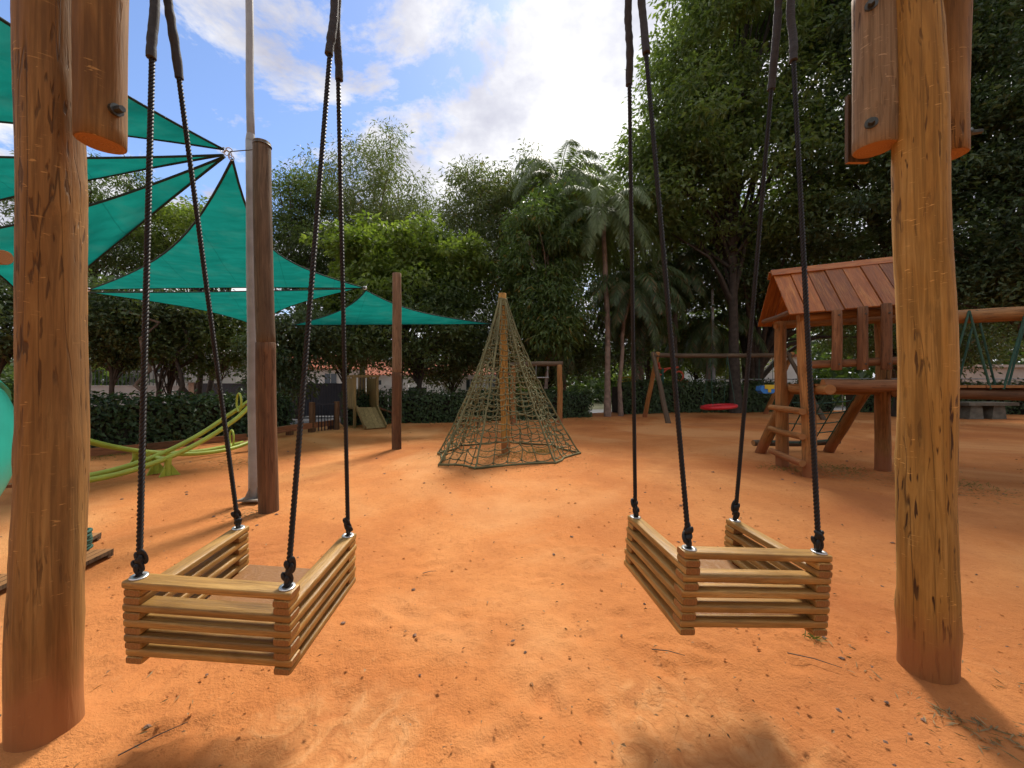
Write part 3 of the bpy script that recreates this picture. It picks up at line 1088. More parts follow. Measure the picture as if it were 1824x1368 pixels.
    tree('slender_tree', 'dark leafy tree overhanging the black gate between pole and ropes', base(500, 14.5),
         [ell_px(500, 620, 14.5, 50, 50), ell_px(540, 590, 14.5, 45, 45), ell_px(510, 670, 14.5, 45, 25)],
         95, 0.6, 100, 0.17, 0.08, L_DEEP, M_BARKD, 0.06, 47, group=g, droop=0.5, nlimb=24)
    tree('shade_tree', 'dark tree behind the little slide tower', base(612, 18),
         [ell_px(610, 610, 18, 60, 45), ell_px(650, 590, 18, 60, 40), ell_px(580, 560, 18, 45, 40)],
         120, 0.75, 100, 0.17, 0.09, L_DARK, M_BARKD, 0.11, 48, group=g, nlimb=36)
    tree('shade_tree', 'dark low tree behind the left flank of the net climber', base(800, 18.5),
         [ell_px(800, 640, 18.5, 65, 40), ell_px(850, 610, 18.5, 60, 50), ell_px(760, 640, 18.5, 45, 35)],
         130, 0.75, 100, 0.17, 0.09, L_DEEP, M_BARKD, 0.12, 49, group=g, nlimb=30)
    tree('shade_tree', 'dark undergrowth tree between net climber and horizontal bar frame', base(935, 19.5),
         [ell_px(930, 640, 19.5, 55, 45), ell_px(1010, 640, 19.5, 60, 45), ell_px(1080, 620, 20, 60, 50)],
         140, 0.75, 100, 0.17, 0.09, L_DEEP, M_BARKD, 0.10, 50, group=g, nlimb=26)
    tree('shade_tree', 'dark tree at the far-left edge behind the left post', base(-20, 13),
         [ell_px(-10, 580, 13, 90, 60), ell_px(20, 520, 13, 60, 50)],
         100, 0.7, 95, 0.16, 0.085, L_DEEP, M_BARKD, 0.12, 51, group=g, nlimb=20)
    tree('shade_tree', 'lighter undergrowth tree behind the red exercise bars', base(1235, 26),
         [ell_px(1230, 630, 26, 80, 40), ell_px(1300, 640, 26, 60, 35), ell_px(1160, 650, 26, 60, 30)],
         130, 0.9, 100, 0.2, 0.11, L_MID, M_BARKD, 0.12, 52, group=g, nlimb=26)
    # trees added out of view behind the viewpoint, cutting skylight on camera-facing wood
    for k, (x, y, lab) in enumerate(((-9, -7, 'broad tree added out of view for its shade, behind the viewpoint to the left'), (0.5, -9, 'broad tree added out of view for its shade, straight behind the viewpoint'), (9.5, -7, 'broad tree added out of view for its shade, behind the viewpoint to the right'))):
        tree('shade_tree', lab, (x, y, 0), [(x, y, 5.6, 5.2, 3.2, 3.6), (x + 2, y + 1, 4.2, 3.6, 2.6, 2.4)], 150, 1.3, 60, 0.42, 0.26, L_DARK, M_BARKD, 0.3, 400 + k, group='unseen trees added for their shade', nlimb=16)
    # palms
    palm('tallest palm with brown ringed trunk rising by the hedge right of the bar frame', (4.15, 16.6, 0), 9.0, 1, 0.125, scale=1.15, lean=(-0.15, 0.3))
    palm('palm with slimmer trunk beside the tallest palm', (4.75, 16.9, 0), 5.6, 2, 0.095, scale=0.95, lean=(0.5, 0.2), mat=L_PALMD)
    palm('short drooping palm behind the horizontal bar frame', (2.25, 18.2, -0.4), 4.2, 3, 0.10, scale=0.85, lean=(-0.1, 0), mat=L_PALMD)
    palm('upper palm feathering against the sky left of the great tree', (2.6, 19.5, -0.4), 12.2, 4, 0.12, scale=1.2, lean=(-0.2, 0))
    palm('palm crown among dark foliage left of the lamp pole', (6.9, 20.5, -0.4), 7.2, 5, 0.15, scale=1.15, lean=(0.1, 0), mat=L_PALMD)
    palm('palm with straight grey trunk in the dark wood by the lamp pole', (8.9, 21.0, -0.4), 8.2, 6, 0.16, scale=1.15, lean=(0, 0), mat=L_PALMD, bark=M_BARK)
    palm('bending palm in the gap behind the far swing frame', (6.1, 19.5, -0.4), 5.6, 7, 0.12, scale=1.0, lean=(0.4, 0), mat=L_PALMD)
    palm('low dark palm spreading above the nest swing', (10.9, 21.5, -0.4), 5.2, 8, 0.15, scale=1.2, lean=(0.2, 0), mat=L_PALMD)
    # slim bare trunks before the grey wall
    r = np.random.default_rng(77)
    for i, (px, d, lab) in enumerate(((258, 13.5, 'pale crooked trunk rising from the hedge nearest the left post'), (318, 14.5, 'thin dark trunk before the white wall door'), (335, 15.0, 'stout trunk right of the white wall door'))):
        b = at(px, 684, d)
        t = thing('slender_tree', lab, 'tree', (b.x, b.y, -0.3), g)
        pts = [Vector((b.x + 0.07 * r.normal() * k, b.y, -0.3 + 0.55 * k)) for k in range(9)]
        mb = MB().tube(pts, [0.09 * (1 - 0.07 * k) for k in range(9)], 8)
        wpart('trunk', mb, M_BARK if i == 0 else M_BARKD, t)
        C = np.array([[pts[-1].x + r.normal(0, 0.6), b.y + r.normal(0, 0.5), pts[-1].z + r.normal(0, 0.5)] for k in range(34)]) - np.array([b.x, b.y, -0.3])
        put('crown', foliage('crown', C, np.full(34, 0.5), 80, 0.15, 0.085, 300 + i), L_DEEP, t)


# ------------------------------------------------------------------ hedges
def hedge(name, label, path, height, width, seed, dens=520, leaf=0.10):
    """path: front base line points (x,y)"""
    r = np.random.default_rng(seed)
    path = [Vector((p[0], p[1], 0)) for p in path]
    t = thing(name, label, 'hedge', path[0])
    segs = []
    inner = MB()
    VV, FF = [], []
    off = 0
    core_l, core_r = [], []
    for i in range(len(path) - 1):
        a, b = path[i], path[i + 1]
        d = (b - a)
        L = d.length
        d.normalize()
        nb = Vector((-d.y, d.x, 0))          # away from the playground
        area = L * (height + width)
        n = int(area * dens)
        u = r.random(n) * L
        s = r.random(n) * (height + width)
        onfront = s < height
        hgt = height * (1 + 0.05 * np.sin(u * 1.7 + i) + 0.05 * r.normal(0, 1, n))
        z = np.where(onfront, s / height * hgt, hgt + r.normal(0, 0.05, n) + 0.16 * r.random(n) ** 9)
        depth = np.where(onfront, r.normal(0.0, 0.06, n), (s - height) + 0.0)
        bulge = 0.10 * np.sin(u * 2.3 + seed) + 0.05 * np.sin(u * 6.1)
        depth = depth - bulge + np.where(onfront, 0.10 * (1 - z / height), 0)
        P = np.stack([a.x + d.x * u + nb.x * depth, a.y + d.y * u + nb.y * depth, np.maximum(z, 0.05)], 1)
        out = np.where(onfront[:, None], np.array([[-nb.x, -nb.y, 0.55]]), np.array([[0, 0, 1.0]]))
        Nn = out + r.normal(0, 0.35, (n, 3))
        D = np.array([[d.x, d.y, 0]]) * r.choice([-1, 1], (n, 1)) * 0.6 + np.where(onfront[:, None], np.array([[-nb.x * 0.4, -nb.y * 0.4, -0.7]]), np.array([[-nb.x * .3, -nb.y * .3, 0.15]])) + r.normal(0, 0.4, (n, 3))
        V, F = leaves_arrays(P, D, Nn, leaf * r.uniform(0.7, 1.35, n), leaf * 0.72 * r.uniform(0.7, 1.2, n), 0.12)
        VV.append(V)
        FF.append(F + off)
        off += len(V)
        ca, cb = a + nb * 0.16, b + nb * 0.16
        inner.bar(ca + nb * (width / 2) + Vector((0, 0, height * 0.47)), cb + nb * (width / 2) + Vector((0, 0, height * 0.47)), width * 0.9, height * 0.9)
    me = bpy.data.meshes.new('leaves')
    set_mesh(me, np.concatenate(VV) - np.array(path[0]), np.concatenate(FF))
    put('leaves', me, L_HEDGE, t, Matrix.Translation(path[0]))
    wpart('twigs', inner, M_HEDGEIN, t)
    return t


def hp(x):
    return (x, float(hedge_y(x)))


hedge('clipped_hedge', 'dense waist-high hedge behind the lime seesaws', [(-14, 5.3), hp(-8.6), hp(-7.75), hp(-7.0), (-6.5, 11.5)], 1.0, 0.8, 3, 560)
hedge('clipped_hedge', 'hedge running behind slide tower, net climber and palms', [hp(-5.55), hp(-4.3), hp(-1.0), hp(2.0), hp(3.4)], 1.02, 0.9, 4, 460)
hedge('clipped_hedge', 'taller hedge behind the far swing frame and nest swing', [(5.2, 17.8), hp(8), hp(10.0), hp(13.0), hp(16.0)], 1.38, 1.0, 5, 360, 0.12)
hedge('clipped_hedge', 'shaded hedge behind the stone table at the right edge', [(17.0, 18.9), hp(20), hp(24.0), hp(30)], 1.35, 1.0, 6, 250, 0.13)


# ------------------------------------------------------------------ swing set
POST_L = Vector((-1.868, 1.535, 0))
POST_R = Vector((1.987, 1.84, 0))
BEAM_DIR = (POST_R - POST_L).normalized()


def beam_pt(x, z):
    u = (x - POST_L.x) / (POST_R.x - POST_L.x)
    p = POST_L.lerp(POST_R, u)
    return Vector((p.x, p.y, z))


def swing_frame():
    t = thing('swing_frame', 'thick log swing frame, two golden-brown posts carrying the two box swings', 'swing frame', POST_L)
    p = log('post', POST_L - Vector((0, 0, 0.2)), POST_L + Vector((-0.01, 0.02, 3.35)), 0.104, 0.096, M_LOG_BROWN, t, 44, 0.065, 0.010, 0.05)
    p['label'] = 'thick brown log post at the left edge'
    q = log('post', POST_R - Vector((0, 0, 0.2)), POST_R + Vector((-0.075, 0.0, 3.35)), 0.107, 0.091, M_LOG_GOLD, t, 44, 0.065, 0.010, 0.05)
    q['label'] = 'golden log post with dark slits, standing right of the swings'
    log('crossbeam', beam_pt(-2.3, 3.42), beam_pt(2.4, 3.46), 0.10, 0.095, M_LOG_BROWN, t, 24, 0.04, 0.01, 0.1)
    # short splice logs bolted to the posts under the beam
    c = POST_L + Vector((0.190, 0.035, 0))
    log('splice_log', c + Vector((0, 0, 2.38)), c + Vector((0.005, 0, 3.33)), 0.076, 0.080, M_LOG_BROWN, t, 24, 0.05, 0.008, 0.06)
    bolt(t, c + Vector((0.075, -0.012, 2.51)), (1, -0.25, 0), 0.014, 0.035)
    a = POST_R + Vector((-0.186, 0.072, 0))
    log('splice_log', a + Vector((0, 0, 2.565)), a + Vector((0.0, 0, 3.35)), 0.084, 0.086, M_LOG_PALE, t, 24, 0.05, 0.008, 0.06)
    bolt(t, a + Vector((-0.066, -0.055, 2.66)), (-0.65, -0.75, 0), 0.015, 0.03)
    bolt(t, a + Vector((-0.066, -0.055, 3.23)), (-0.65, -0.75, 0), 0.015, 0.03)
    b = POST_R + Vector((0.160, 0.05, 0))
    log('splice_log', b + Vector((0, 0, 2.52)), b + Vector((0.0, 0, 3.35)), 0.072, 0.078, M_LOG_BROWN, t, 24, 0.05, 0.008, 0.06)
    bolt(t, b + Vector((0.072, -0.02, 2.62)), (1, -0.3, 0), 0.013, 0.05)
    mb = MB().bar(a + Vector((-0.005, 0.09, 2.55)), a + Vector((-0.005, 0.09, 2.90)), 0.11, 0.02, up=(0, 1, 0))
    wpart('splice_board', mb, M_LOG_GREY, t)
    return t


swing_frame()


def rail_mesh(name, L, w, h, bev=0.007, round_end=0.010):
    """rounded slat along local Z, centred"""
    prof = []
    hw, hh = w / 2, h / 2
    rr = min(hh * 0.5, 0.007)
    for cx, cy, a0 in ((hw - rr, hh - rr, 0), (-hw + rr, hh - rr, 90), (-hw + rr, -hh + rr, 180), (hw - rr, -hh + rr, 270)):
        for k in range(4):
            a = math.radians(a0 + k * 30)
            prof.append((cx + rr * math.cos(a), cy + rr * math.sin(a)))
    n = len(prof)
    rows = [(-L / 2, 0.80), (-L / 2 + 0.004, 0.93), (-L / 2 + round_end, 1.0), (L / 2 - round_end, 1.0), (L / 2 - 0.004, 0.93), (L / 2, 0.80)]
    vs_ = []
    for z, s in rows:
        for x, y in prof:
            vs_.append((x * (1 - (1 - s) * 0.5), y * s, z))
    fs = []
    for i in range(len(rows) - 1):
        for k in range(n):
            k2 = (k + 1) % n
            fs.append((i * n + k, i * n + k2, (i + 1) * n + k2, (i + 1) * n + k))
    mb = MB()
    mb.add(vs_, fs, True)
    mb.add(vs_[:n], [tuple(range(n - 1, -1, -1))])
    mb.add(vs_[-n:], [tuple(range(n))])
    return mb.mesh(name)


SW, SD, ST = 0.54, 0.49, 0.0287
RAILW = 0.062
ME_N = rail_mesh('rail', SW + RAILW * 1.05, RAILW, ST * 0.985)
ME_S = rail_mesh('side_rail', SD + RAILW * 1.1, RAILW, ST * 0.985)
ME_SP = rail_mesh('spacer_block', RAILW * 1.08, RAILW, ST * 0.985, round_end=0.012)


def rope_mesh():
    L = 1.0
    mb = MB()
    turns = 56
    seg = turns * 8
    for s in range(3):
        pts = []
        for i in range(seg + 1):
            a = 2 * math.pi * (i / 8 + s / 3)
            pts.append((0.0052 * math.cos(a), 0.0052 * math.sin(a), i / seg))
        # local frame cheap: build rings directly, strand section flattened to the rope axis
        vs_ = []
        for p in pts:
            for k in range(5):
                b = 2 * math.pi * k / 5
                vs_.append((p[0] + 0.0058 * math.cos(b), p[1] + 0.0058 * math.sin(b), p[2]))
        fs = []
        for i in range(seg):
            for k in range(5):
                k2 = (k + 1) % 5
                fs.append((i * 5 + k, i * 5 + k2, (i + 1) * 5 + k2, (i + 1) * 5 + k))
        mb.add(vs_, fs, True)
    return mb.mesh('rope')


def knot_mesh():
    mb = MB()
    pts = []
    for i in range(48):
        a = 2 * math.pi * i / 48
        pts.append((0.0068 * (math.sin(a) + 2 * math.sin(2 * a)), 0.0068 * (math.cos(a) - 2 * math.cos(2 * a)), -0.0125 * math.sin(3 * a)))
    mb.tube(pts, 0.0098, 8, closed=True)
    return mb.mesh('knot')


def sleeve_mesh(seed):
    r = np.random.default_rng(seed)
    mb = MB()
    pts, rs = [], []
    for i in range(30):
        u = i / 29
        pts.append((0.003 * math.sin(9 * u + seed), 0.003 * math.cos(7 * u), u))
        rs.append(0.0165 * (1 + 0.10 * r.normal() * 0.6 + (0.10 if 0.60 < u < 0.66 else 0)))
    mb.tube(pts, rs, 12)
    return mb.mesh('rope_sleeve')


ME_ROPE = rope_mesh()
ME_KNOT = knot_mesh()
ME_SLEEVE = [sleeve_mesh(1), sleeve_mesh(2), sleeve_mesh(5)]
mbw = MB()
mbw.lathe([(0.012, 0.0), (0.0265, 0.0), (0.0275, 0.0015), (0.0265, 0.004), (0.012, 0.004), (0.012, 0.0)], 24)
ME_WASHER = mbw.mesh('washer')


def zrot(a):
    return Matrix.Rotation(a, 4, 'Z')


def swing(label, loc, yaw, pitch, roll, hooks, sleeves):
    M = Matrix.Translation(Vector(loc)) @ Matrix.Rotation(yaw, 4, 'Z') @ Matrix.Rotation(pitch, 4, 'X') @ Matrix.Rotation(roll, 4, 'Y')
    t = thing('box_swing', label, 'swing', group='wooden box swings', M=M)

    def local(name, me, mat, Ml, parent=t):
        return put(name, me, mat, parent, M @ Ml)

    RX = Matrix.Rotation(math.radians(90), 4, 'Y') @ Matrix.Rotation(math.radians(90), 4, 'Z')     # local Z -> X, section height -> Z
    # a frame that maps mesh (x=width, y=height, z=length)
    TX = Matrix(((0, 0, 1, 0), (1, 0, 0, 0), (0, 1, 0, 0), (0, 0, 0, 1)))     # length->X, width->Y, height->Z
    TY = Matrix(((1, 0, 0, 0), (0, 0, 1, 0), (0, -1, 0, 0), (0, 0, 0, 1)))    # length->Y, width->X, height->-Z
    r = random.Random(hash(label) % 1000)

    def lev(k):
        return -(k + 0.5) * ST

    def jit(s=0.0025):
        return r.uniform(-s, s)
    for k in (0, 3, 5, 7, 9):
        local('back_rail', ME_N, M_SLAT, Matrix.Translation((jit(), -0.002 + jit(), lev(k))) @ TX)
    for s in (-1, 1):
        for k in (2, 4, 6, 8, 10):
            local('side_rail', ME_S, M_SLAT, Matrix.Translation((s * SW / 2 + jit(), SD / 2 + jit(), lev(k))) @ TY)
        local('spacer_block', ME_SP, M_SLAT, Matrix.Translation((s * SW / 2 + jit(), jit(), lev(1))) @ TY)
        for k in (3, 5, 7, 9):
            local('spacer_block', ME_SP, M_SLAT, Matrix.Translation((s * (SW / 2 - 0.003), SD - 0.004 + jit(), lev(k))) @ TY)
    sb = MB()
    sb.box((0, SD / 2 + 0.018, -9.25 * ST), (SW - RAILW - 0.006, SD + 0.02, 0.016))
    me = sb.mesh('seat_board')
    o = local('seat_board', me, M_SEAT, Matrix.Identity(4))
    bv = o.modifiers.new('edge', 'BEVEL')
    bv.width = 0.004
    bv.segments = 2
    pts = [(-SW / 2, 0, 0), (SW / 2, 0, 0), (-SW / 2, SD, -2 * ST), (SW / 2, SD, -2 * ST)]
    for i, p in enumerate(pts):
        wp = M @ Vector(p)
        local('washer', ME_WASHER, M_STEEL, Matrix.Translation(p))
        hk = Vector(hooks[i])
        d = (hk - wp)
        L = d.length
        A = axis_matrix(wp - d.normalized() * 0.01, hk)
        ro = put('rope', ME_ROPE, M_ROPE, t, A @ Matrix.Diagonal((1, 1, L + 0.01, 1)))
        for j, zz in enumerate((0.044, 0.076)):
            K = A @ Matrix.Translation((0.004 * (-1) ** j, 0, zz + r.uniform(-0.004, 0.006))) @ Matrix.Rotation(r.uniform(0, 6.28), 4, 'Z') @ Matrix.Rotation(math.radians(90 + r.uniform(-25, 25)), 4, 'X') @ Matrix.Diagonal((0.72, 0.86, 0.74, 1))
            put('knot', ME_KNOT, M_ROPE, ro, K)
        ye = EYE + (684 - sleeves[i]) / 685 * (wp.y * 0.12 + hk.y * 0.88)
        zlen = L * (hk.z - ye) / (hk.z - wp.z)
        put('rope_sleeve', ME_SLEEVE[i % 3], M_SLEEVE, t, A @ Matrix.Translation((0, 0, L - zlen)) @ Matrix.Diagonal((1, 1, zlen, 1)))
        # steel hook on the beam
        hb = MB().tube([hk + Vector((0.018 * math.cos(a), 0, 0.018 * math.sin(a))) for a in [2 * math.pi * q / 12 for q in range(12)]], 0.006, 6, closed=True)
        hb.tube([hk + Vector((0, 0, 0.018)), Vector((hk.x, hk.y, 3.36))], 0.006, 6)
        wpart('hanging_hook', hb, M_STEEL, t)
    return t


HZ = 3.24


def hook(px, x_, dy=0.0):
    p = beam_pt(x_, HZ)
    d = p.y + dy
    return Vector(((px - 912) / 685 * d, d, HZ))


swing('wooden box swing left of centre, its slatted back towards us', (-1.0746, 1.3814, EYE - 0.7108), -0.022, 0.0975, 0.062,
      [hook(277, -1.45), hook(603, -0.72), hook(286, -1.45, 0.02), hook(598, -0.72, 0.02)], [107, 100, 126, 132])
swing('wooden box swing right of centre, hanging beside the golden log post', (0.9456, 1.4963, EYE - 0.6475), 0.0925, 0.0174, 0.0663,
      [hook(1139, 0.55), hook(1407, 1.2), hook(1119, 0.55, 0.02), hook(1389, 1.2, 0.02)], [96, 108, 143, 152])


# ------------------------------------------------------------------ shade sails
def sail(label, A, B, C, sagAB=0.10, sagBC=0.10, sagCA=0.10, belly=0.12, n=16, wr=0.02, seed=0):
    A, B, C = Vector(A), Vector(B), Vector(C)
    cen = (A + B + C) / 3
    t = thing('shade_sail', label, 'shade sail', cen, 'teal triangular shade sails')

    def edge(P, Q, O, s, u):
        p = P.lerp(Q, u)
        k = 4 * u * (1 - u)
        return p + (O - p) * s * k
    vs_ = []
    idx = {}
    rr = np.random.default_rng(seed)
    nrm = (B - A).cross(C - A).normalized()
    for i in range(n + 1):
        for j in range(n + 1 - i):
            a, b = i / n, j / n
            c = 1 - a - b
            p = A * a + B * b + C * c
            # concave edges: pull towards centroid, strongest along each edge's middle
            pull = Vector((0, 0, 0))
            pull += (C - p) * sagAB * 4 * a * b * (1 - c) ** 2
            pull += (A - p) * sagBC * 4 * b * c * (1 - a) ** 2
            pull += (B - p) * sagCA * 4 * c * a * (1 - b) ** 2
            p = p + pull
            z = -belly * (27 * a * b * c) ** 0.8 if a * b * c > 0 else 0
            z += wr * math.sin((a - b) * 16 + seed) * min(1, a * 3) * (a * b * c * 27) ** 0.5
            z += wr * 0.8 * math.sin((c - b) * 21 + seed * 2) * (1 - a) * (a * b * c * 27) ** 0.5
            p = p + Vector((0, 0, z))
            idx[(i, j)] = len(vs_)
            vs_.append(p)
    fs = []
    for i in range(n):
        for j in range(n - i):
            fs.append((idx[(i, j)], idx[(i + 1, j)], idx[(i, j + 1)]))
            if j < n - i - 1:
                fs.append((idx[(i + 1, j)], idx[(i + 1, j + 1)], idx[(i, j + 1)]))
    mb = MB().add(vs_, fs, True)
    wpart('cloth', mb, M_SAIL, t)
    edges = [[vs_[idx[(i, n - i)]] for i in range(n + 1)], [vs_[idx[(0, j)]] for j in range(n + 1)], [vs_[idx[(i, 0)]] for i in range(n + 1)]]
    for e in edges:
        wpart('edge_tape', MB().tube(e, 0.014, 6), M_SAILEDGE, t)
    return t


K1 = at(404, 273, 4.35)
K2 = at(650, 513, 9.2)
K3 = at(158, 516, 9.4)
sail('topmost teal sail running from the post ring up past the left post', at(398, 266, 4.35), at(-160, -70, 2.3), at(-200, 200, 3.4), 0.03, 0.1, 0.04, 0.04, seed=1)
sail('thin edge-on teal sail, second from the top under the topmost sail', at(398, 276, 4.38), (-6.3, 4.25, 3.93), (-7.2, 5.2, 3.82), 0.05, 0.1, 0.05, 0.03, seed=2)
sail('teal sail sloping down leftwards from the post ring to the left post', at(400, 279, 4.42), at(-110, 425, 4.6), at(60, 560, 6.6), 0.07, 0.05, 0.02, 0.08, seed=3, wr=0.03)
sail('large teal sail spread like a tent behind the metal pole', at(414, 284, 4.42), K3, K2, 0.10, 0.02, 0.14, 0.05, seed=4)
sail('low teal sail hanging between pole and left post under the large sail', at(160, 521, 9.5), at(470, 586, 13.6), at(636, 514, 9.25), 0.12, 0.12, 0.02, 0.02, seed=5)
sail('smallest teal sail, farthest off, its corner reaching the net climber', at(652, 517, 9.25), at(520, 579, 12.6), at(878, 577, 12.6), 0.075, 0.0, 0.12, 0.06, seed=6)


def sail_fixings():
    t = thing('sail_shackle', 'steel rings and wire tying four sail corners to the wooden post top', 'shackle', K1)
    mb = MB()
    for i, p in enumerate((at(398, 267, 4.35), at(404, 272, 4.36), at(410, 276, 4.38), at(412, 281, 4.40), at(408, 267, 4.36))):
        R = Matrix.Rotation(i * 1.1, 3, 'X') @ Matrix.Rotation(i * 0.7, 3, 'Z')
        mb.tube([p + R @ Vector((0.028 * math.cos(a), 0, 0.028 * math.sin(a))) for a in [2 * math.pi * q / 14 for q in range(14)]], 0.0055, 6, closed=True)
    wpart('ring', mb, M_STEEL, t)
    wpart('wire', MB().tube([at(410, 270, 4.36), at(470, 265, 4.22)], 0.006, 6), M_BOLT, t)
    t = thing('sail_shackle', 'small steel ring joining three far sail corners left of the two-tone post', 'shackle', K2)
    p = K2
    wpart('ring', MB().tube([p + Vector((0.035 * math.cos(a), 0, 0.035 * math.sin(a))) for a in [2 * math.pi * q / 14 for q in range(14)]], 0.014, 6, closed=True), M_STEEL, t)
    wpart('wire', MB().tube([p, at(656, 505, 17.0)], 0.008, 6), M_BOLT, t)
    t = thing('sail_shackle', 'small ring at the far-left sail corner tied back to a tree', 'shackle', K3)
    wpart('ring', MB().tube([K3 + Vector((0.035 * math.cos(a), 0, 0.035 * math.sin(a))) for a in [2 * math.pi * q / 14 for q in range(14)]], 0.014, 6, closed=True), M_STEEL, t)
    wpart('wire', MB().tube([K3, at(130, 505, 17.0)], 0.008, 6), M_BOLT, t)


sail_fixings()


# ------------------------------------------------------------------ poles and posts
def two_tone_post(label, base, top, r, zsplit, up_mat, low_mat):
    base, top = Vector(base), Vector(top)
    t = thing('wooden_post', label, 'post', base)
    u = (zsplit - base.z) / (top.z - base.z)
    m = base.lerp(top, u)
    log('stained_base', base - Vector((0, 0, 0.15)), m, r * 1.03, r * 1.02, low_mat, t, 20, 0.04, 0.006, 0.1)
    log('shaft', m, top, r * 0.985, r * 0.92, up_mat, t, 20, 0.04, 0.006, 0.1)
    return t


pA = two_tone_post('tall weathered post with dark red base carrying the sail corners', (-2.70, 4.28, 0), (-2.78, 4.28, 4.09), 0.095, 1.86, M_LOG_GREY, M_LOG_STAIN)
wpart('cap_band', MB().tube([(-2.78 + 0.089 * math.cos(a), 4.28 + 0.089 * math.sin(a), 4.05) for a in [2 * math.pi * q / 24 for q in range(24)]], 0.006, 5, closed=True), M_BOLT, pA)
two_tone_post('shorter post pale above and stained below, left of the net climber', (-2.475, 8.27, 0), (-2.475, 8.27, 3.78), 0.100, 1.65, M_LOG_TAN, M_LOG_STAIN)


def metal_pole():
    t = thing('metal_pole', 'tall grey galvanised pole standing against the weathered post', 'pole', (-3.10, 4.60, 0))
    x, y = -3.10, 4.62
    me = log_mesh('lower_tube', 4.32, 0.056, 0.052, 901, 24, 0.004, 0.004, 0.3, 0.004)
    put('lower_tube', me, M_GALV, t, axis_matrix((x, y, 0), (x - 0.04, y, 4.32)))
    me = log_mesh('upper_tube', 3.6, 0.042, 0.038, 902, 24, 0.004, 0.004, 0.3, 0.004)
    put('upper_tube', me, M_GALV, t, axis_matrix((x - 0.04, y, 4.37), (x - 0.06, y, 7.9)))
    wpart('reducer', MB().lathe([(0.052, 4.31), (0.050, 4.34), (0.043, 4.40)], 20, (x - 0.04, y, 0)), M_GALV, t)
    wpart('joint_band', MB().lathe([(0.0545, 2.0), (0.0565, 2.005), (0.0565, 2.03), (0.0545, 2.035)], 20, (x - 0.02, y, 0)), M_GALV, t)
    wpart('base_plate', MB().box((x, y, 0.03), (0.24, 0.24, 0.02)), M_CONC, t)
    for k in range(4):
        a = math.pi / 4 + k * math.pi / 2 + 0.5
        d = Vector((math.cos(a), math.sin(a), 0))
        s = Vector((-d.y, d.x, 0)) * 0.005
        p = Vector((x, y, 0.03))
        q = [p + d * 0.045, p + d * 0.135, p + d * 0.045 + Vector((0, 0, 0.16))]
        wpart('gusset', MB().add([v + s for v in q] + [v - s for v in q], [(0, 1, 2), (5, 4, 3), (0, 3, 4, 1), (1, 4, 5, 2), (2, 5, 3, 0)]), M_CONC, t)


metal_pole()


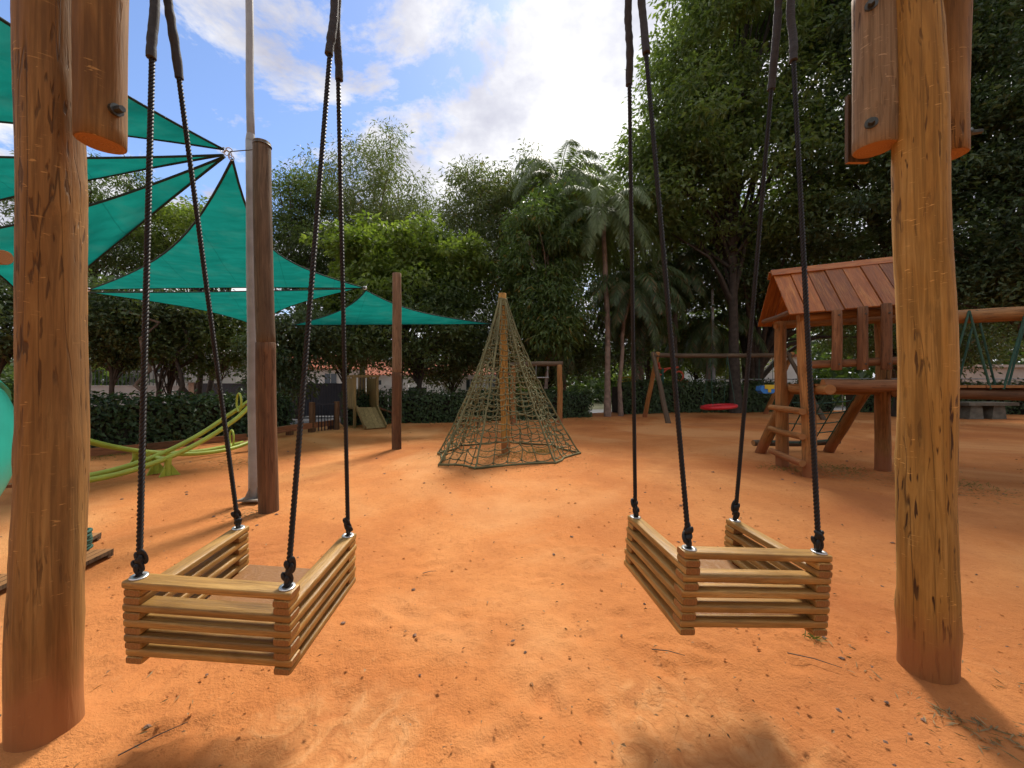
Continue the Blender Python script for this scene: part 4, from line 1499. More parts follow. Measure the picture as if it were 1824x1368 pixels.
# ------------------------------------------------------------------ net climber
def net_climber():
    c0 = Vector((-0.115, 7.73, 0))
    t = thing('net_climber', 'cone-shaped olive rope climbing net strung from a central log pole', 'climbing net', c0)
    top = Vector((-0.19, 7.73, 3.22))
    log('pole', c0 - Vector((0, 0, 0.1)), top, 0.088, 0.080, M_LOG_GOLD, t, 16, 0.05, 0.01)
    ang = [227, 252, 310, 357, 42, 92, 140, 184]
    rad = [1.66, 1.56, 1.36, 1.48, 1.40, 1.40, 1.35, 1.36]
    ax = np.radians(ang)
    na = len(ang)
    nsub = 5
    cols = na * nsub
    base = []
    for i in range(na):
        a0 = np.array([rad[i] * math.cos(ax[i]), rad[i] * math.sin(ax[i])])
        j = (i + 1) % na
        a1 = np.array([rad[j] * math.cos(ax[j]), rad[j] * math.sin(ax[j])])
        for k in range(nsub):
            u = k / nsub
            p = a0 * (1 - u) + a1 * u
            base.append(p * (1 - 0.02 * math.sin(math.pi * u)))
    base = np.array(base)
    rows = 30
    ztop = 3.08
    r = np.random.default_rng(5)

    def P(col, row):
        # row 0 = top
        u = row / rows
        h = ztop * (1 - u ** 1.0)
        f = 0.055 + 0.945 * (0.62 * u + 0.38 * u ** 2.0)
        col = col % cols
        k = col % nsub
        f *= 1 - 0.05 * math.sin(math.pi * k / nsub) * (1 if k else 0) * u
        bx, by = base[col] * f
        cx = top.x + (c0.x - top.x) * u
        return Vector((cx + bx, c0.y + by, max(h, 0.02)))
    jit = {}

    def Q(col, row):
        col = col % cols
        if (col, row) not in jit:
            s = 0.0 if row in (0,) else 0.028 * min(1, row / 12) * (0.3 if col % nsub == 0 else 1)
            p = P(col, row) + Vector((r.normal(0, s * 0.6), r.normal(0, s * 0.6), r.normal(0, s) if row < rows else 0))
            if row == rows:
                p.z = 0.025
            jit[(col, row)] = p
        return jit[(col, row)]
    hor, ver, knots = MB(), MB(), MB()
    for row in range(1, rows + 1):
        step = 1 if row > 13 else 2 if row > 3 else 3
        cs = list(range(0, cols, step))
        for i, c in enumerate(cs):
            a = Q(c, row)
            b = Q(cs[(i + 1) % len(cs)], row)
            sag = 0.14 * (b - a).length
            mid_ = (a + b) / 2 - Vector((0, 0, sag if row < rows else 0))
            hor.tube([a, a.lerp(mid_, 0.6) - Vector((0, 0, sag * 0.2)), b.lerp(mid_, 0.6) - Vector((0, 0, sag * 0.2)), b], 0.009, 4, cap=False)
            if row > 8:
                s = 0.023
                knots.add([a + Vector(q) * s for q in ((1, 0, 0), (-1, 0, 0), (0, 1, 0), (0, -1, 0), (0, 0, 1.2), (0, 0, -1.2))],
                          [(0, 2, 4), (2, 1, 4), (1, 3, 4), (3, 0, 4), (2, 0, 5), (1, 2, 5), (3, 1, 5), (0, 3, 5)], True)
    for c in range(cols):
        if c % nsub == 0:
            o = wpart('corner_rope', MB().tube([Q(c, row) for row in range(0, rows + 1)], 0.018, 6), M_NET, t)
        else:
            st = 0 if c % 3 == 0 else 4 if c % 2 == 0 else 14
            ver.tube([Q(c, row) for row in range(st, rows + 1)], 0.009, 4, cap=False)
    h = wpart('net_mesh', hor, M_NET, t)
    wpart('net_uprights', ver, M_NET, t)
    k = wpart('net_knots', knots, M_NET, t)
    k['kind'] = 'stuff'
    edge = [Q(c, rows) + Vector((0, 0, 0.012)) for c in range(cols)]
    wpart('ground_rope', MB().tube(edge, 0.016, 6, closed=True), M_NET, t)
    # lashings round the pole head
    la = MB()
    for z in (2.98, 3.01, 3.04, 3.07, 3.10):
        la.tube([(top.x + 0.084 * math.cos(a), top.y + 0.084 * math.sin(a), z + 0.01 * math.sin(2 * a)) for a in [2 * math.pi * q / 16 for q in range(16)]], 0.016, 6, closed=True)
    wpart('lashing', la, M_NET, t)
    return t


net_climber()


# ------------------------------------------------------------------ seesaws
def seesaw(label, piv, axis, half, tilt, curve, gap=0.34):
    piv = Vector(piv)
    ax_ = Vector((axis[0], axis[1], 0)).normalized()
    perp = Vector((-ax_.y, ax_.x, 0))
    t = thing('seesaw', label, 'seesaw', piv, 'lime green seesaws')

    def pt(u, s):
        """u in -1..1 along the beam, s side"""
        x = u * half
        z = max(0.06, 0.27 + curve * x * x + tilt * x)
        taper = 1 - 0.55 * max(0, abs(u) - 0.75) / 0.25
        return piv + ax_ * x + perp * (gap / 2 * s * taper) + Vector((0, 0, z))
    for s in (-1, 1):
        wpart('curved_tube', MB().tube([pt(u, s) for u in np.linspace(-1, 1, 33)], 0.038, 10), M_LIME, t)
    for e in (-1, 1):
        p = (pt(e, 1) + pt(e, -1)) / 2
        d = (pt(e, 1) - pt(e * 0.92, 1)).normalized()
        sb = MB().bar(p - d * 0.10, p + d * 0.26, 0.24, 0.035)
        wpart('seat', sb, M_PLANK_RED, t)
        q = (pt(e * 0.84, 1) + pt(e * 0.84, -1)) / 2 + Vector((0, 0, 0.17))
        pw = Vector((ax_.x * 0.25 + perp.x, ax_.y * 0.25 + perp.y, 0)).normalized()
        wpart('handle_ring', MB().tube([q + pw * (0.115 * math.cos(a)) + Vector((0, 0, 0.165 * math.sin(a))) for a in [2 * math.pi * k / 24 for k in range(24)]], 0.017, 8, closed=True), M_LIME, t)
    st = MB()
    for s in (-1, 1):
        c = piv + perp * (gap / 2 * s)
        st.tube([c + Vector((0, 0, 0.25)), c + Vector((0, 0, 0.0))], 0.045, 10)
    st.tube([piv - perp * (gap / 2 + 0.05) + Vector((0, 0, 0.25)), piv + perp * (gap / 2 + 0.05) + Vector((0, 0, 0.25))], 0.035, 10)
    wpart('pivot_stand', st, M_LIME, t)
    for s in (-1, 1):
        for k in range(3):
            a = k * 2 * math.pi / 3 + 0.5
            d = Vector((math.cos(a), math.sin(a), 0))
            c = piv + perp * (gap / 2 * s)
            w = Vector((-d.y, d.x, 0)) * 0.006
            q = [c + d * 0.045, c + d * 0.15, c + d * 0.045 + Vector((0, 0, 0.16))]
            wpart('stand_gusset', MB().add([v + w for v in q] + [v - w for v in q], [(0, 1, 2), (5, 4, 3), (0, 3, 4, 1), (1, 4, 5, 2), (2, 5, 3, 0)]), M_LIME, t)


AXS = (0.394, 0.919)
seesaw('nearer lime green seesaw with its far end raised behind the metal pole', (-5.42, 5.95, 0), AXS, 1.36, 0.33, 0.19)
seesaw('farther lime green seesaw with its far end lowered, next to the hedge', (-6.22, 6.45, 0), AXS, 1.70, -0.31, 0.15)


# ------------------------------------------------------------------ edging boards, slide tower, benches
def edging():
    t = thing('edging_boards', 'low timber edging boards running along the foot of the left hedge', 'edging', (-8.2, 7.3, 0))
    pts = [gnd(150, 815), gnd(262, 804), gnd(345, 795), gnd(440, 784)]
    cols = [M_PLANK_RED, M_LOG_STAIN, M_PLANK_RED]
    for i in range(3):
        a, b = pts[i], pts[i + 1]
        d = (b - a).normalized() * 0.01
        put('board', MB().box((0, 0, (b - a).length / 2 - 0.01), (0.15, 0.05, (b - a).length - 0.02)).mesh('board'), cols[i], t,
            axis_matrix(a + Vector((0, 0, 0.09)), b + Vector((0, 0, 0.09))) @ Matrix.Rotation(math.radians(90), 4, 'Z'))
    t = thing('balance_beam', 'low timber balance beam on stub feet left of the small slide tower', 'balance beam', gnd(495, 780))
    pts = [gnd(488, 781), gnd(515, 776), gnd(596, 764)]
    for i in range(2):
        a, b = pts[i], pts[i + 1]
        put('board', MB().box((0, 0, (b - a).length / 2), (0.13, 0.16, (b - a).length - 0.02)).mesh('board'), M_PLANK_RED, t,
            axis_matrix(a + Vector((0, 0, 0.20)), b + Vector((0, 0, 0.20))))
    for p in (gnd(516, 776), gnd(555, 770.5), gnd(590, 765)):
        wpart('foot', MB().box(p + Vector((0, 0, 0.065)), (0.14, 0.14, 0.13)), M_LOG_STAIN, t)


edging()


def slide_tower():
    c = gnd(652, 761)
    t = thing('slide_tower', 'small pale timber slide tower in front of the hedge', 'slide tower', c)
    R = Matrix.Translation(c) @ Matrix.Rotation(math.radians(40), 4, 'Z')

    def loc(name, mb, mat):
        me = mb.mesh(name)
        return put(name, me, mat, t, R)

    def up(x, y, z0, z1, w=0.075):
        me = MB().box((0, 0, (z1 - z0) / 2), (w, w, z1 - z0)).mesh('post')
        return put('post', me, M_PLANK, t, R @ Matrix.Translation((x, y, z0)))
    w, d, H, fl = 0.72, 0.85, 1.62, 0.60
    for x in (-w / 2, w / 2):
        for y in (0, d):
            up(x, y, -0.03, H)
    for y in (0, d):
        loc('top_rail', MB().box((0, y, H + 0.035), (w + 0.12, 0.09, 0.07)), M_PLANK)
    for x in (-w / 2, w / 2):
        loc('side_rail', MB().box((x, d / 2, H + 0.036), (0.085, d - 0.1, 0.066)), M_PLANK)
        for k in range(5):
            y = 0.105 + k * 0.16
            me = MB().box((0, 0, 0.48), (0.03, 0.152, 0.96)).mesh('side_plank')
            put('side_plank', me, M_PLANK, t, R @ Matrix.Translation((x, y, fl + 0.03)))
    for k in range(6):
        me = MB().box((0, 0, 0.50), (0.035, 0.035, 1.0)).mesh('back_bar')
        put('back_bar', me, M_PLANK, t, R @ Matrix.Translation((-0.26 + k * 0.104, d, fl + 0.02)))
    loc('floor_board', MB().box((0, d / 2, fl), (w - 0.085, d - 0.08, 0.04)), M_PLANK)
    # slide bed of four planks with raised sides
    a = Vector((0.0, -0.05, fl + 0.03))
    b = Vector((0.0, -0.85, 0.04))
    A = axis_matrix(R @ a, R @ b)
    L = (b - a).length
    side = (R.to_3x3() @ Vector((1, 0, 0)))
    d_ = (R @ b - R @ a).normalized()
    nrm = side.cross(d_).normalized()
    if nrm.z < 0:
        nrm = -nrm
    sx = d_.cross(nrm).normalized()
    for k in range(4):
        off = sx * ((k - 1.5) * 0.152)
        mb = MB().bar(R @ a + off, R @ b + off, 0.146, 0.03, up=nrm)
        wpart('slide_plank', mb, M_PLANK, t)
    for s in (-1, 1):
        off = sx * (s * 0.325) + nrm * 0.045
        wpart('slide_side', MB().bar(R @ a + off, R @ b + off, 0.035, 0.13, up=nrm), M_PLANK, t)
    # ramp leaning against the far right side
    p0, p1 = R @ Vector((0.42, 0.45, 0.62)), R @ Vector((1.9, 0.75, 0.06))
    wpart('side_ramp', MB().bar(p0, p1, 0.5, 0.05), M_LOG_STAIN, t)


slide_tower()


def bench():
    c = gnd(836, 761)
    t = thing('wooden_bench', 'low wooden bench seen through the left flank of the net climber', 'bench', c)
    wpart('seat', MB().box(c + Vector((0, 0, 0.30)), (0.80, 0.32, 0.06)), M_LOG_RED, t)
    for x in (-0.3, 0.3):
        wpart('leg', MB().box(c + Vector((x, 0, 0.13)), (0.10, 0.28, 0.27)), M_LOG_STAIN, t)
    c = gnd(1742, 745)
    t = thing('stone_table', 'weathered stone slab table on two pillars in the shade under the bridge', 'table', c)
    wpart('slab', MB().box(c + Vector((0.1, 0, 0.60)), (2.0, 0.9, 0.13)), M_STONE, t)
    for x in (-0.42, 0.5):
        wpart('pillar', MB().add([c + Vector((x + sx * w, sy * 0.3, z)) for z, w in ((-0.02, 0.30), (0.53, 0.22)) for sx in (-1, 1) for sy in (-1, 1)],
                                 [(0, 1, 3, 2), (4, 6, 7, 5), (0, 4, 5, 1), (2, 3, 7, 6), (0, 2, 6, 4), (1, 5, 7, 3)]), M_STONE, t)
    # bar frame
    a, b = gnd(997, 757), Vector((0.05, 13.3, 0))
    a = Vector((1.62, 13.1, 0))
    t = thing('bar_frame', 'rustic log frame with a hanging trapeze, right of the net climber', 'bar frame', a)
    log('post', a - Vector((0, 0, .1)), a + Vector((0, 0, 2.06)), 0.095, 0.085, M_LOG_RED, t)
    log('post', b - Vector((0, 0, .1)), b + Vector((0, 0, 2.04)), 0.095, 0.085, M_LOG_RED, t)
    log('crossbar', a + Vector((0.12, 0, 2.10)), b + Vector((-0.12, 0, 2.06)), 0.085, 0.085, M_LOG_GREY, t)
    for x in (0.82, 1.22):
        wpart('trapeze_rope', MB().tube([(x, 13.15, 2.05), (x, 13.15, 1.62)], 0.010, 5), M_GALV, t)
    wpart('trapeze_bar', MB().tube([(0.78, 13.15, 1.62), (1.26, 13.15, 1.62)], 0.02, 8), M_GALV, t)


bench()


# ------------------------------------------------------------------ far swing frame
def far_swing():
    A = Vector((5.66, 15.1, 2.53))
    B = Vector((12.1, 16.7, 2.66))
    t = thing('far_swing_frame', 'rustic A-frame log swing set before the far hedge', 'swing frame', (A.x, A.y, 0))
    log('crossbeam', A - (B - A).normalized() * 0.15, B + (B - A).normalized() * 0.15, 0.095, 0.09, M_LOG_GREY, t, 14)
    for p, q in ((A, Vector((5.62, 16.3, 0))), (A, Vector((5.66, 13.95, 0))), (B, Vector((12.0, 18.2, 0))), (B, Vector((12.3, 15.2, 0)))):
        d = (p - q).normalized()
        log('leg', q - d * 0.1, p + d * 0.12 + Vector((0.05 if q.y > p.y else -0.12, 0, 0)), 0.095, 0.08, M_LOG_RED if q.y > p.y else M_LOG_GREY, t, 14)
    c = A.lerp(B, 0.44)
    c = Vector((c.x, c.y, 0.47))
    t = thing('nest_swing', 'round red nest swing hanging low over the ground', 'swing', c)
    tilt = Matrix.Translation(c) @ Matrix.Rotation(math.radians(-5), 4, 'Y')
    put('rim', MB().tube([(0.62 * math.cos(a), 0.62 * math.sin(a), 0) for a in [2 * math.pi * k / 32 for k in range(32)]], 0.075, 10, closed=True).mesh('rim'), M_RED, t, tilt)
    nb = MB()
    for k in range(-5, 6):
        x = k * 0.105
        y = math.sqrt(max(0, 0.6 ** 2 - x * x))
        nb.tube([(x, -y, 0.02), (x, 0, -0.05), (x, y, 0.02)], 0.014, 5)
        nb.tube([(-y, x, 0.02), (0, x, -0.05), (y, x, 0.02)], 0.014, 5)
    put('net', nb.mesh('net'), M_RED, t, tilt)
    for sx in (-1, 1):
        for sy in (-1, 1):
            a = tilt @ Vector((sx * 0.45, sy * 0.42, 0.05))
            wpart('rope', MB().tube([a, Vector((c.x + sx * 0.35, A.lerp(B, 0.44).y, 2.55))], 0.010, 5), M_NETGREEN, t)
    c = A.lerp(B, 0.80)
    c = Vector((c.x, c.y, 1.18))
    t = thing('toddler_swing', 'blue toddler swing seat with yellow back panel, left of the playhouse ladder', 'swing', c)
    seat = [(-0.33, -0.05), (-0.30, 0.12), (-0.12, 0.16), (0.12, 0.16), (0.30, 0.12), (0.33, -0.05), (0.20, -0.18), (-0.20, -0.18)]
    n = len(seat)
    mb = MB()
    mb.add([c + Vector((x, -0.17, z)) for x, z in seat] + [c + Vector((x, 0.17, z)) for x, z in seat],
           [tuple(range(n - 1, -1, -1)), tuple(range(n, 2 * n))] + [(i, (i + 1) % n, n + (i + 1) % n, n + i) for i in range(n)])
    wpart('seat', mb, M_BLUE, t)
    wpart('back_panel', MB().box(c + Vector((0.03, -0.19, 0.10)), (0.40, 0.03, 0.18)), M_YELLOW, t)
    wpart('crotch_strap', MB().box(c + Vector((0.03, -0.19, -0.06)), (0.12, 0.03, 0.14)), M_YELLOW, t)
    for sx in (-1, 1):
        wpart('rope', MB().tube([c + Vector((sx * 0.3, 0, 0.1)), c + Vector((sx * 0.28, 0, 1.36))], 0.009, 5), M_NETGREEN, t)


far_swing()


# ------------------------------------------------------------------ log playhouse with roof, ramp and bridge
def playhouse():
    NL = Vector((4.44, 5.79, 0))
    u = Vector((0.96, -0.28, 0)).normalized()
    v = Vector((0.21, 0.978, 0)).normalized()
    FL = NL + v * 0.75
    NR = NL + u * 1.55
    FR = Vector((6.05, 6.28, 0))
    Z = Vector((0, 0, 1))
    t = thing('log_playhouse', 'reddish log playhouse with varnished gable roof and rung ladder', 'playhouse', NL)
    log('post', NL - Z * 0.1 + u * 0.05, NL + Z * 2.44 - u * 0.06, 0.098, 0.082, M_LOG_RED, t, 18)
    log('post', FL - Z * 0.1, FL + Z * 2.46 - u * 0.04, 0.098, 0.082, M_LOG_RED, t, 18)
    log('post', NR - Z * 0.1, NR + Z * 2.48, 0.098, 0.085, M_LOG_RED, t, 18)
    log('post', FR - Z * 0.1, FR + Z * 2.48, 0.105, 0.09, M_LOG_RED, t, 18)
    for z in (0.23, 0.62, 0.99):
        off = -u * 0.13
        log('rung', NL + off - v * 0.16 + Z * z, FL + off + v * 0.14 + Z * (z + 0.01), 0.052, 0.048, M_LOG_RED, t, 14)
    log('deck_log', NL - v * 0.28 + u * 0.16 + Z * 1.32, FL + v * 0.2 + u * 0.10 + Z * 1.34, 0.075, 0.07, M_LOG_RED, t, 14)
    log('deck_log', NL + u * 0.12 - v * 0.17 + Z * 1.385, NR - u * 0.04 - v * 0.17 + Z * 1.40, 0.085, 0.085, M_LOG_DARKRED, t, 16)
    log('deck_log', FL + u * 0.12 + v * 0.10 + Z * 1.30, FR + u * 0.2 + Z * 1.32, 0.075, 0.075, M_LOG_RED, t, 14)
    for k in range(7):
        p = NL + u * (0.18 + k * 0.215)
        put('deck_plank', MB().box((0, 0, 0.40), (0.205, 0.035, 0.80)).mesh('deck_plank'), M_LOG_RED, t, axis_matrix(p - v * 0.06 + Z * 1.385, p + v * 1 + Z * 1.385) @ Matrix.Rotation(0, 4, 'Z'))
    log('rail_log', NL - u * 0.07 - v * 0.12 + Z * 1.68, NR - v * 0.12 + Z * 1.735, 0.058, 0.055, M_LOG_DARKRED, t, 14)
    log('eave_log', NL - u * 0.12 + Z * 2.38 - v * 0.02, NR + u * 0.1 + Z * 2.47 - v * 0.02, 0.065, 0.065, M_LOG_RED, t, 14)
    log('eave_log', FL - u * 0.12 + Z * 2.40, FR + u * 0.05 + Z * 2.46, 0.065, 0.065, M_LOG_RED, t, 14)
    for k, s in enumerate((0.27, 0.58, 0.85)):
        p = NL + u * s * 1.0 - v * 0.20
        pk = log('picket_log', p + Z * 1.60, p + Z * (2.46 + 0.03 * k), 0.062, 0.06, M_LOG_DARKRED, t, 14)
        for z in (1.68, 2.38):
            bolt(t, p + Z * z - v * 0.062, -v, 0.007, 0.012)
    # roof: near and far slopes of varnished boards
    ML = (NL + FL) / 2 - u * 0.31
    tilt = 0.055
    Lr = 1.82
    rz = 3.21

    def ridge(s):
        return ML + u * s + Z * (rz + tilt * s)

    def eave(s, side):
        return ML + u * s + v * (0.56 * side) + Z * (2.43 + tilt * s)
    nb = 8
    bw = Lr / nb
    rr = random.Random(4)
    for side in (-1, 1):
        for k in range(nb):
            s = (k + 0.5) * bw
            a, b = ridge(s), eave(s, side)
            d = (b - a).normalized()
            ext = d * rr.uniform(0.0, 0.035)
            a = a + d * 0.01
            b = b + ext
            A = axis_matrix(a, b)
            nrm = u.cross(d)
            if nrm.z < 0:
                nrm = -nrm
            xax = nrm.cross(d).normalized()
            R = Matrix((xax, nrm, d)).transposed().to_4x4()
            L = (b - a).length
            w = bw - 0.008
            th = 0.024 + 0.004 * (k % 2)
            me = MB().box((0, 0, L / 2), (w, th, L)).mesh('roof_board')
            o = put('roof_board', me, M_ROOF, t, Matrix.Translation(a + nrm * (0.004 * (k % 2))) @ R)
            bm_ = o.modifiers.new('edge', 'BEVEL')
            bm_.width = 0.004
        # ridge cap board
        d = (eave(0, side) - ridge(0)).normalized()
        nrm = u.cross(d)
        if nrm.z < 0:
            nrm = -nrm
        off = nrm * 0.034 + d * (0.055 if side < 0 else 0.07)
        a, b = ridge(-0.03) + off, ridge(Lr + 0.02) + off
        xax = u
        R = Matrix((d, nrm, (b - a).normalized())).transposed().to_4x4()
        if R.to_3x3().determinant() < 0:
            R = Matrix((-d, nrm, (b - a).normalized())).transposed().to_4x4()
        put('ridge_cap', MB().box((0, 0, (b - a).length / 2), (0.12, 0.026, (b - a).length)).mesh('ridge_cap'), M_ROOF, t, Matrix.Translation(a) @ R)
    # gable tie across the open end
    log('gable_tie', eave(0.06, 1) + Z * 0.05 - v * 0.08, eave(0.06, -1) + Z * 0.05 + v * 0.08, 0.04, 0.04, M_LOG_STAIN, t, 12)
    # climbing ramp on the far side
    l0, l1 = Vector((5.05, 7.86, 0)), Vector((4.86, 6.72, 1.30))
    r0, r1 = Vector((6.62, 8.06, 0)), Vector((6.05, 6.52, 1.36))
    log('ramp_log', l0 - Z * 0.05, l1, 0.095, 0.085, M_LOG_RED, t, 16)
    log('ramp_log', r0 - Z * 0.05, r1, 0.095, 0.085, M_LOG_RED, t, 16)
    log('ramp_bar', l0 + Vector((-0.15, -0.05, 0.20)), r0 + Vector((0.18, -0.05, 0.20)), 0.062, 0.058, M_LOG_GREY, t, 14)
    nt_ = MB()

    def rp(s, h):
        return l0.lerp(l1, h).lerp(r0.lerp(r1, h), s) + Vector((0, -0.02, 0.05))
    for k in range(6):
        h = 0.17 + k * 0.155
        nt_.tube([rp(s, h) + Vector((0, 0, -0.05 * math.sin(math.pi * s))) for s in np.linspace(0, 1, 9)], 0.011, 5)
    for k in range(5):
        s = 0.1 + k * 0.2
        nt_.tube([rp(s, h) + Vector((0, 0, -0.05 * math.sin(math.pi * s))) for h in np.linspace(0.14, 0.97, 9)], 0.011, 5)
    wpart('ramp_net', nt_, M_NETGREEN, t)

    # rope bridge leading away to the right
    B0 = NR + u * 0.10 + v * 0.05
    t2 = thing('rope_bridge', 'log rope bridge leading off behind the golden swing post', 'bridge', (B0.x, B0.y, 0))
    ub = Vector((0.975, -0.22, 0)).normalized()
    Lb = 3.4
    log('handrail_log', B0 - ub * 0.2 + Z * 2.31, B0 + ub * Lb + Z * 2.36, 0.085, 0.08, M_LOG_RED, t2, 16)
    f = v * 0.75
    log('handrail_log', B0 + f - ub * 0.2 + Z * 2.44, B0 + f + ub * Lb + Z * 2.47, 0.08, 0.08, M_LOG_RED, t2, 16)
    log('deck_log', B0 - ub * 0.1 + Z * 1.27, B0 + ub * Lb + Z * 1.28, 0.075, 0.075, M_LOG_STAIN, t2, 14)
    log('deck_log', B0 + f - ub * 0.1 + Z * 1.27, B0 + f + ub * Lb + Z * 1.28, 0.075, 0.075, M_LOG_STAIN, t2, 14)
    for k in range(16):
        p = B0 + ub * (0.1 + k * 0.205)
        put('deck_plank', MB().box((0, 0, 0.46), (0.195, 0.035, 0.92)).mesh('deck_plank'), M_LOG_RED, t2, axis_matrix(p - v * 0.09 + Z * 1.365, p + v + Z * 1.365))
    for fz, q, zt in ((0, Vector((0, 0, 0)), 2.34), (1, f, 2.46)):
        for k in range(5):
            s = 0.22 + k * 0.62 + 0.05 * fz
            tp = B0 + q + ub * s + Z * (zt + 0.06)
            for e in (-0.24, 0.24):
                wpart('suspension_rope', MB().tube([tp - v * 0.09, B0 + q + ub * (s + e) + Z * 1.33 - v * 0.08], 0.014, 6), M_NETGREEN, t2)
    for s in (Lb - 0.1,):
        for q in (Vector((0, 0, 0)), f):
            log('post', B0 + q + ub * s - Z * 0.1, B0 + q + ub * s + Z * 2.6, 0.1, 0.09, M_LOG_RED, t2, 16)


playhouse()


# ------------------------------------------------------------------ teal slide at the left edge
def teal_slide():
    c = Vector((-5.0, 2.75, 0))
    t = thing('spiral_slide', 'teal plastic spiral tube slide half hidden behind the left swing post', 'slide', c)
    pts = []
    for i in range(60):
        u = i / 59
        a = 0.30 - u * 2 * math.pi * 1.05
        pts.append(c + Vector((0.42 * math.cos(a), 0.42 * math.sin(a), 3.45 - 2.95 * u)))
    wpart('tube', MB().tube(pts, 0.50, 24), M_TEAL, t)
    for k in (10, 22, 34, 46):
        p = pts[k]
        d = (pts[k + 1] - pts[k - 1]).normalized()
        wpart('flange', MB().tube([p - d * 0.02, p + d * 0.02], 0.53, 24), M_TEAL, t)
    log('centre_post', c - Vector((0, 0, 0.1)), c + Vector((0, 0, 4.0)), 0.08, 0.08, M_LOG_BROWN, t)
    log('support_log', c + Vector((-0.6, 0.35, 2.36)), Vector((-3.83, 2.90, 2.36)), 0.055, 0.055, M_LOG_RED, t)
    # deck tiles on the ground at its foot
    for i, (px, py, lab) in enumerate(((124, 1010, 'square slatted timber mat lying beside the left swing post'), (-45, 1060, 'slatted timber mat at the left picture edge'), (112, 978, 'slatted timber mat just behind the first mat'))):
        p = gnd(px, py)
        m = thing('timber_mat', lab, 'mat', p, 'slatted timber mats')
        R = Matrix.Translation(p) @ Matrix.Rotation(0.15 + 0.1 * i, 4, 'Z')
        for k in range(6):
            put('slat', MB().box((0, 0, 0), (0.050, 0.34, 0.03)).mesh('slat'), M_LOG_GREY, m, R @ Matrix.Translation((-0.14 + 0.056 * k, 0, 0.045)))
        for y in (-0.15, 0.15):
            put('batten', MB().box((0, y, 0.016), (0.32, 0.05, 0.028)).mesh('batten'), M_LOG_GREY, m, R)
    p = gnd(132, 1000) + Vector((-0.03, 0.05, 0.06))
    mb = MB()
    for k in range(7):
        z = 0.012 + 0.022 * k
        mb.tube([p + Vector(((0.07 + 0.006 * math.sin(3 * k + a)) * math.cos(a), (0.07 + 0.006 * math.cos(2 * k)) * math.sin(a), z + 0.006 * math.sin(2 * a + k))) for a in [2 * math.pi * q / 16 for q in range(16)]], 0.014, 6, closed=True)
    wthing('rope_coil', mb, M_NETGREEN, 'green rope coil on the mat beside the left swing post', 'rope', p)


teal_slide()


# ------------------------------------------------------------------ beyond the hedge: walls, gates, houses, lamp, machines, cars
def rect_wall(px0, px1, d, ztop, zb=-0.6, th=0.2):
    a, b = at(px0, 684, d), at(px1, 684, d)
    return MB().box(((a.x + b.x) / 2, d, (ztop + zb) / 2), (b.x - a.x, th, ztop - zb)), a, b


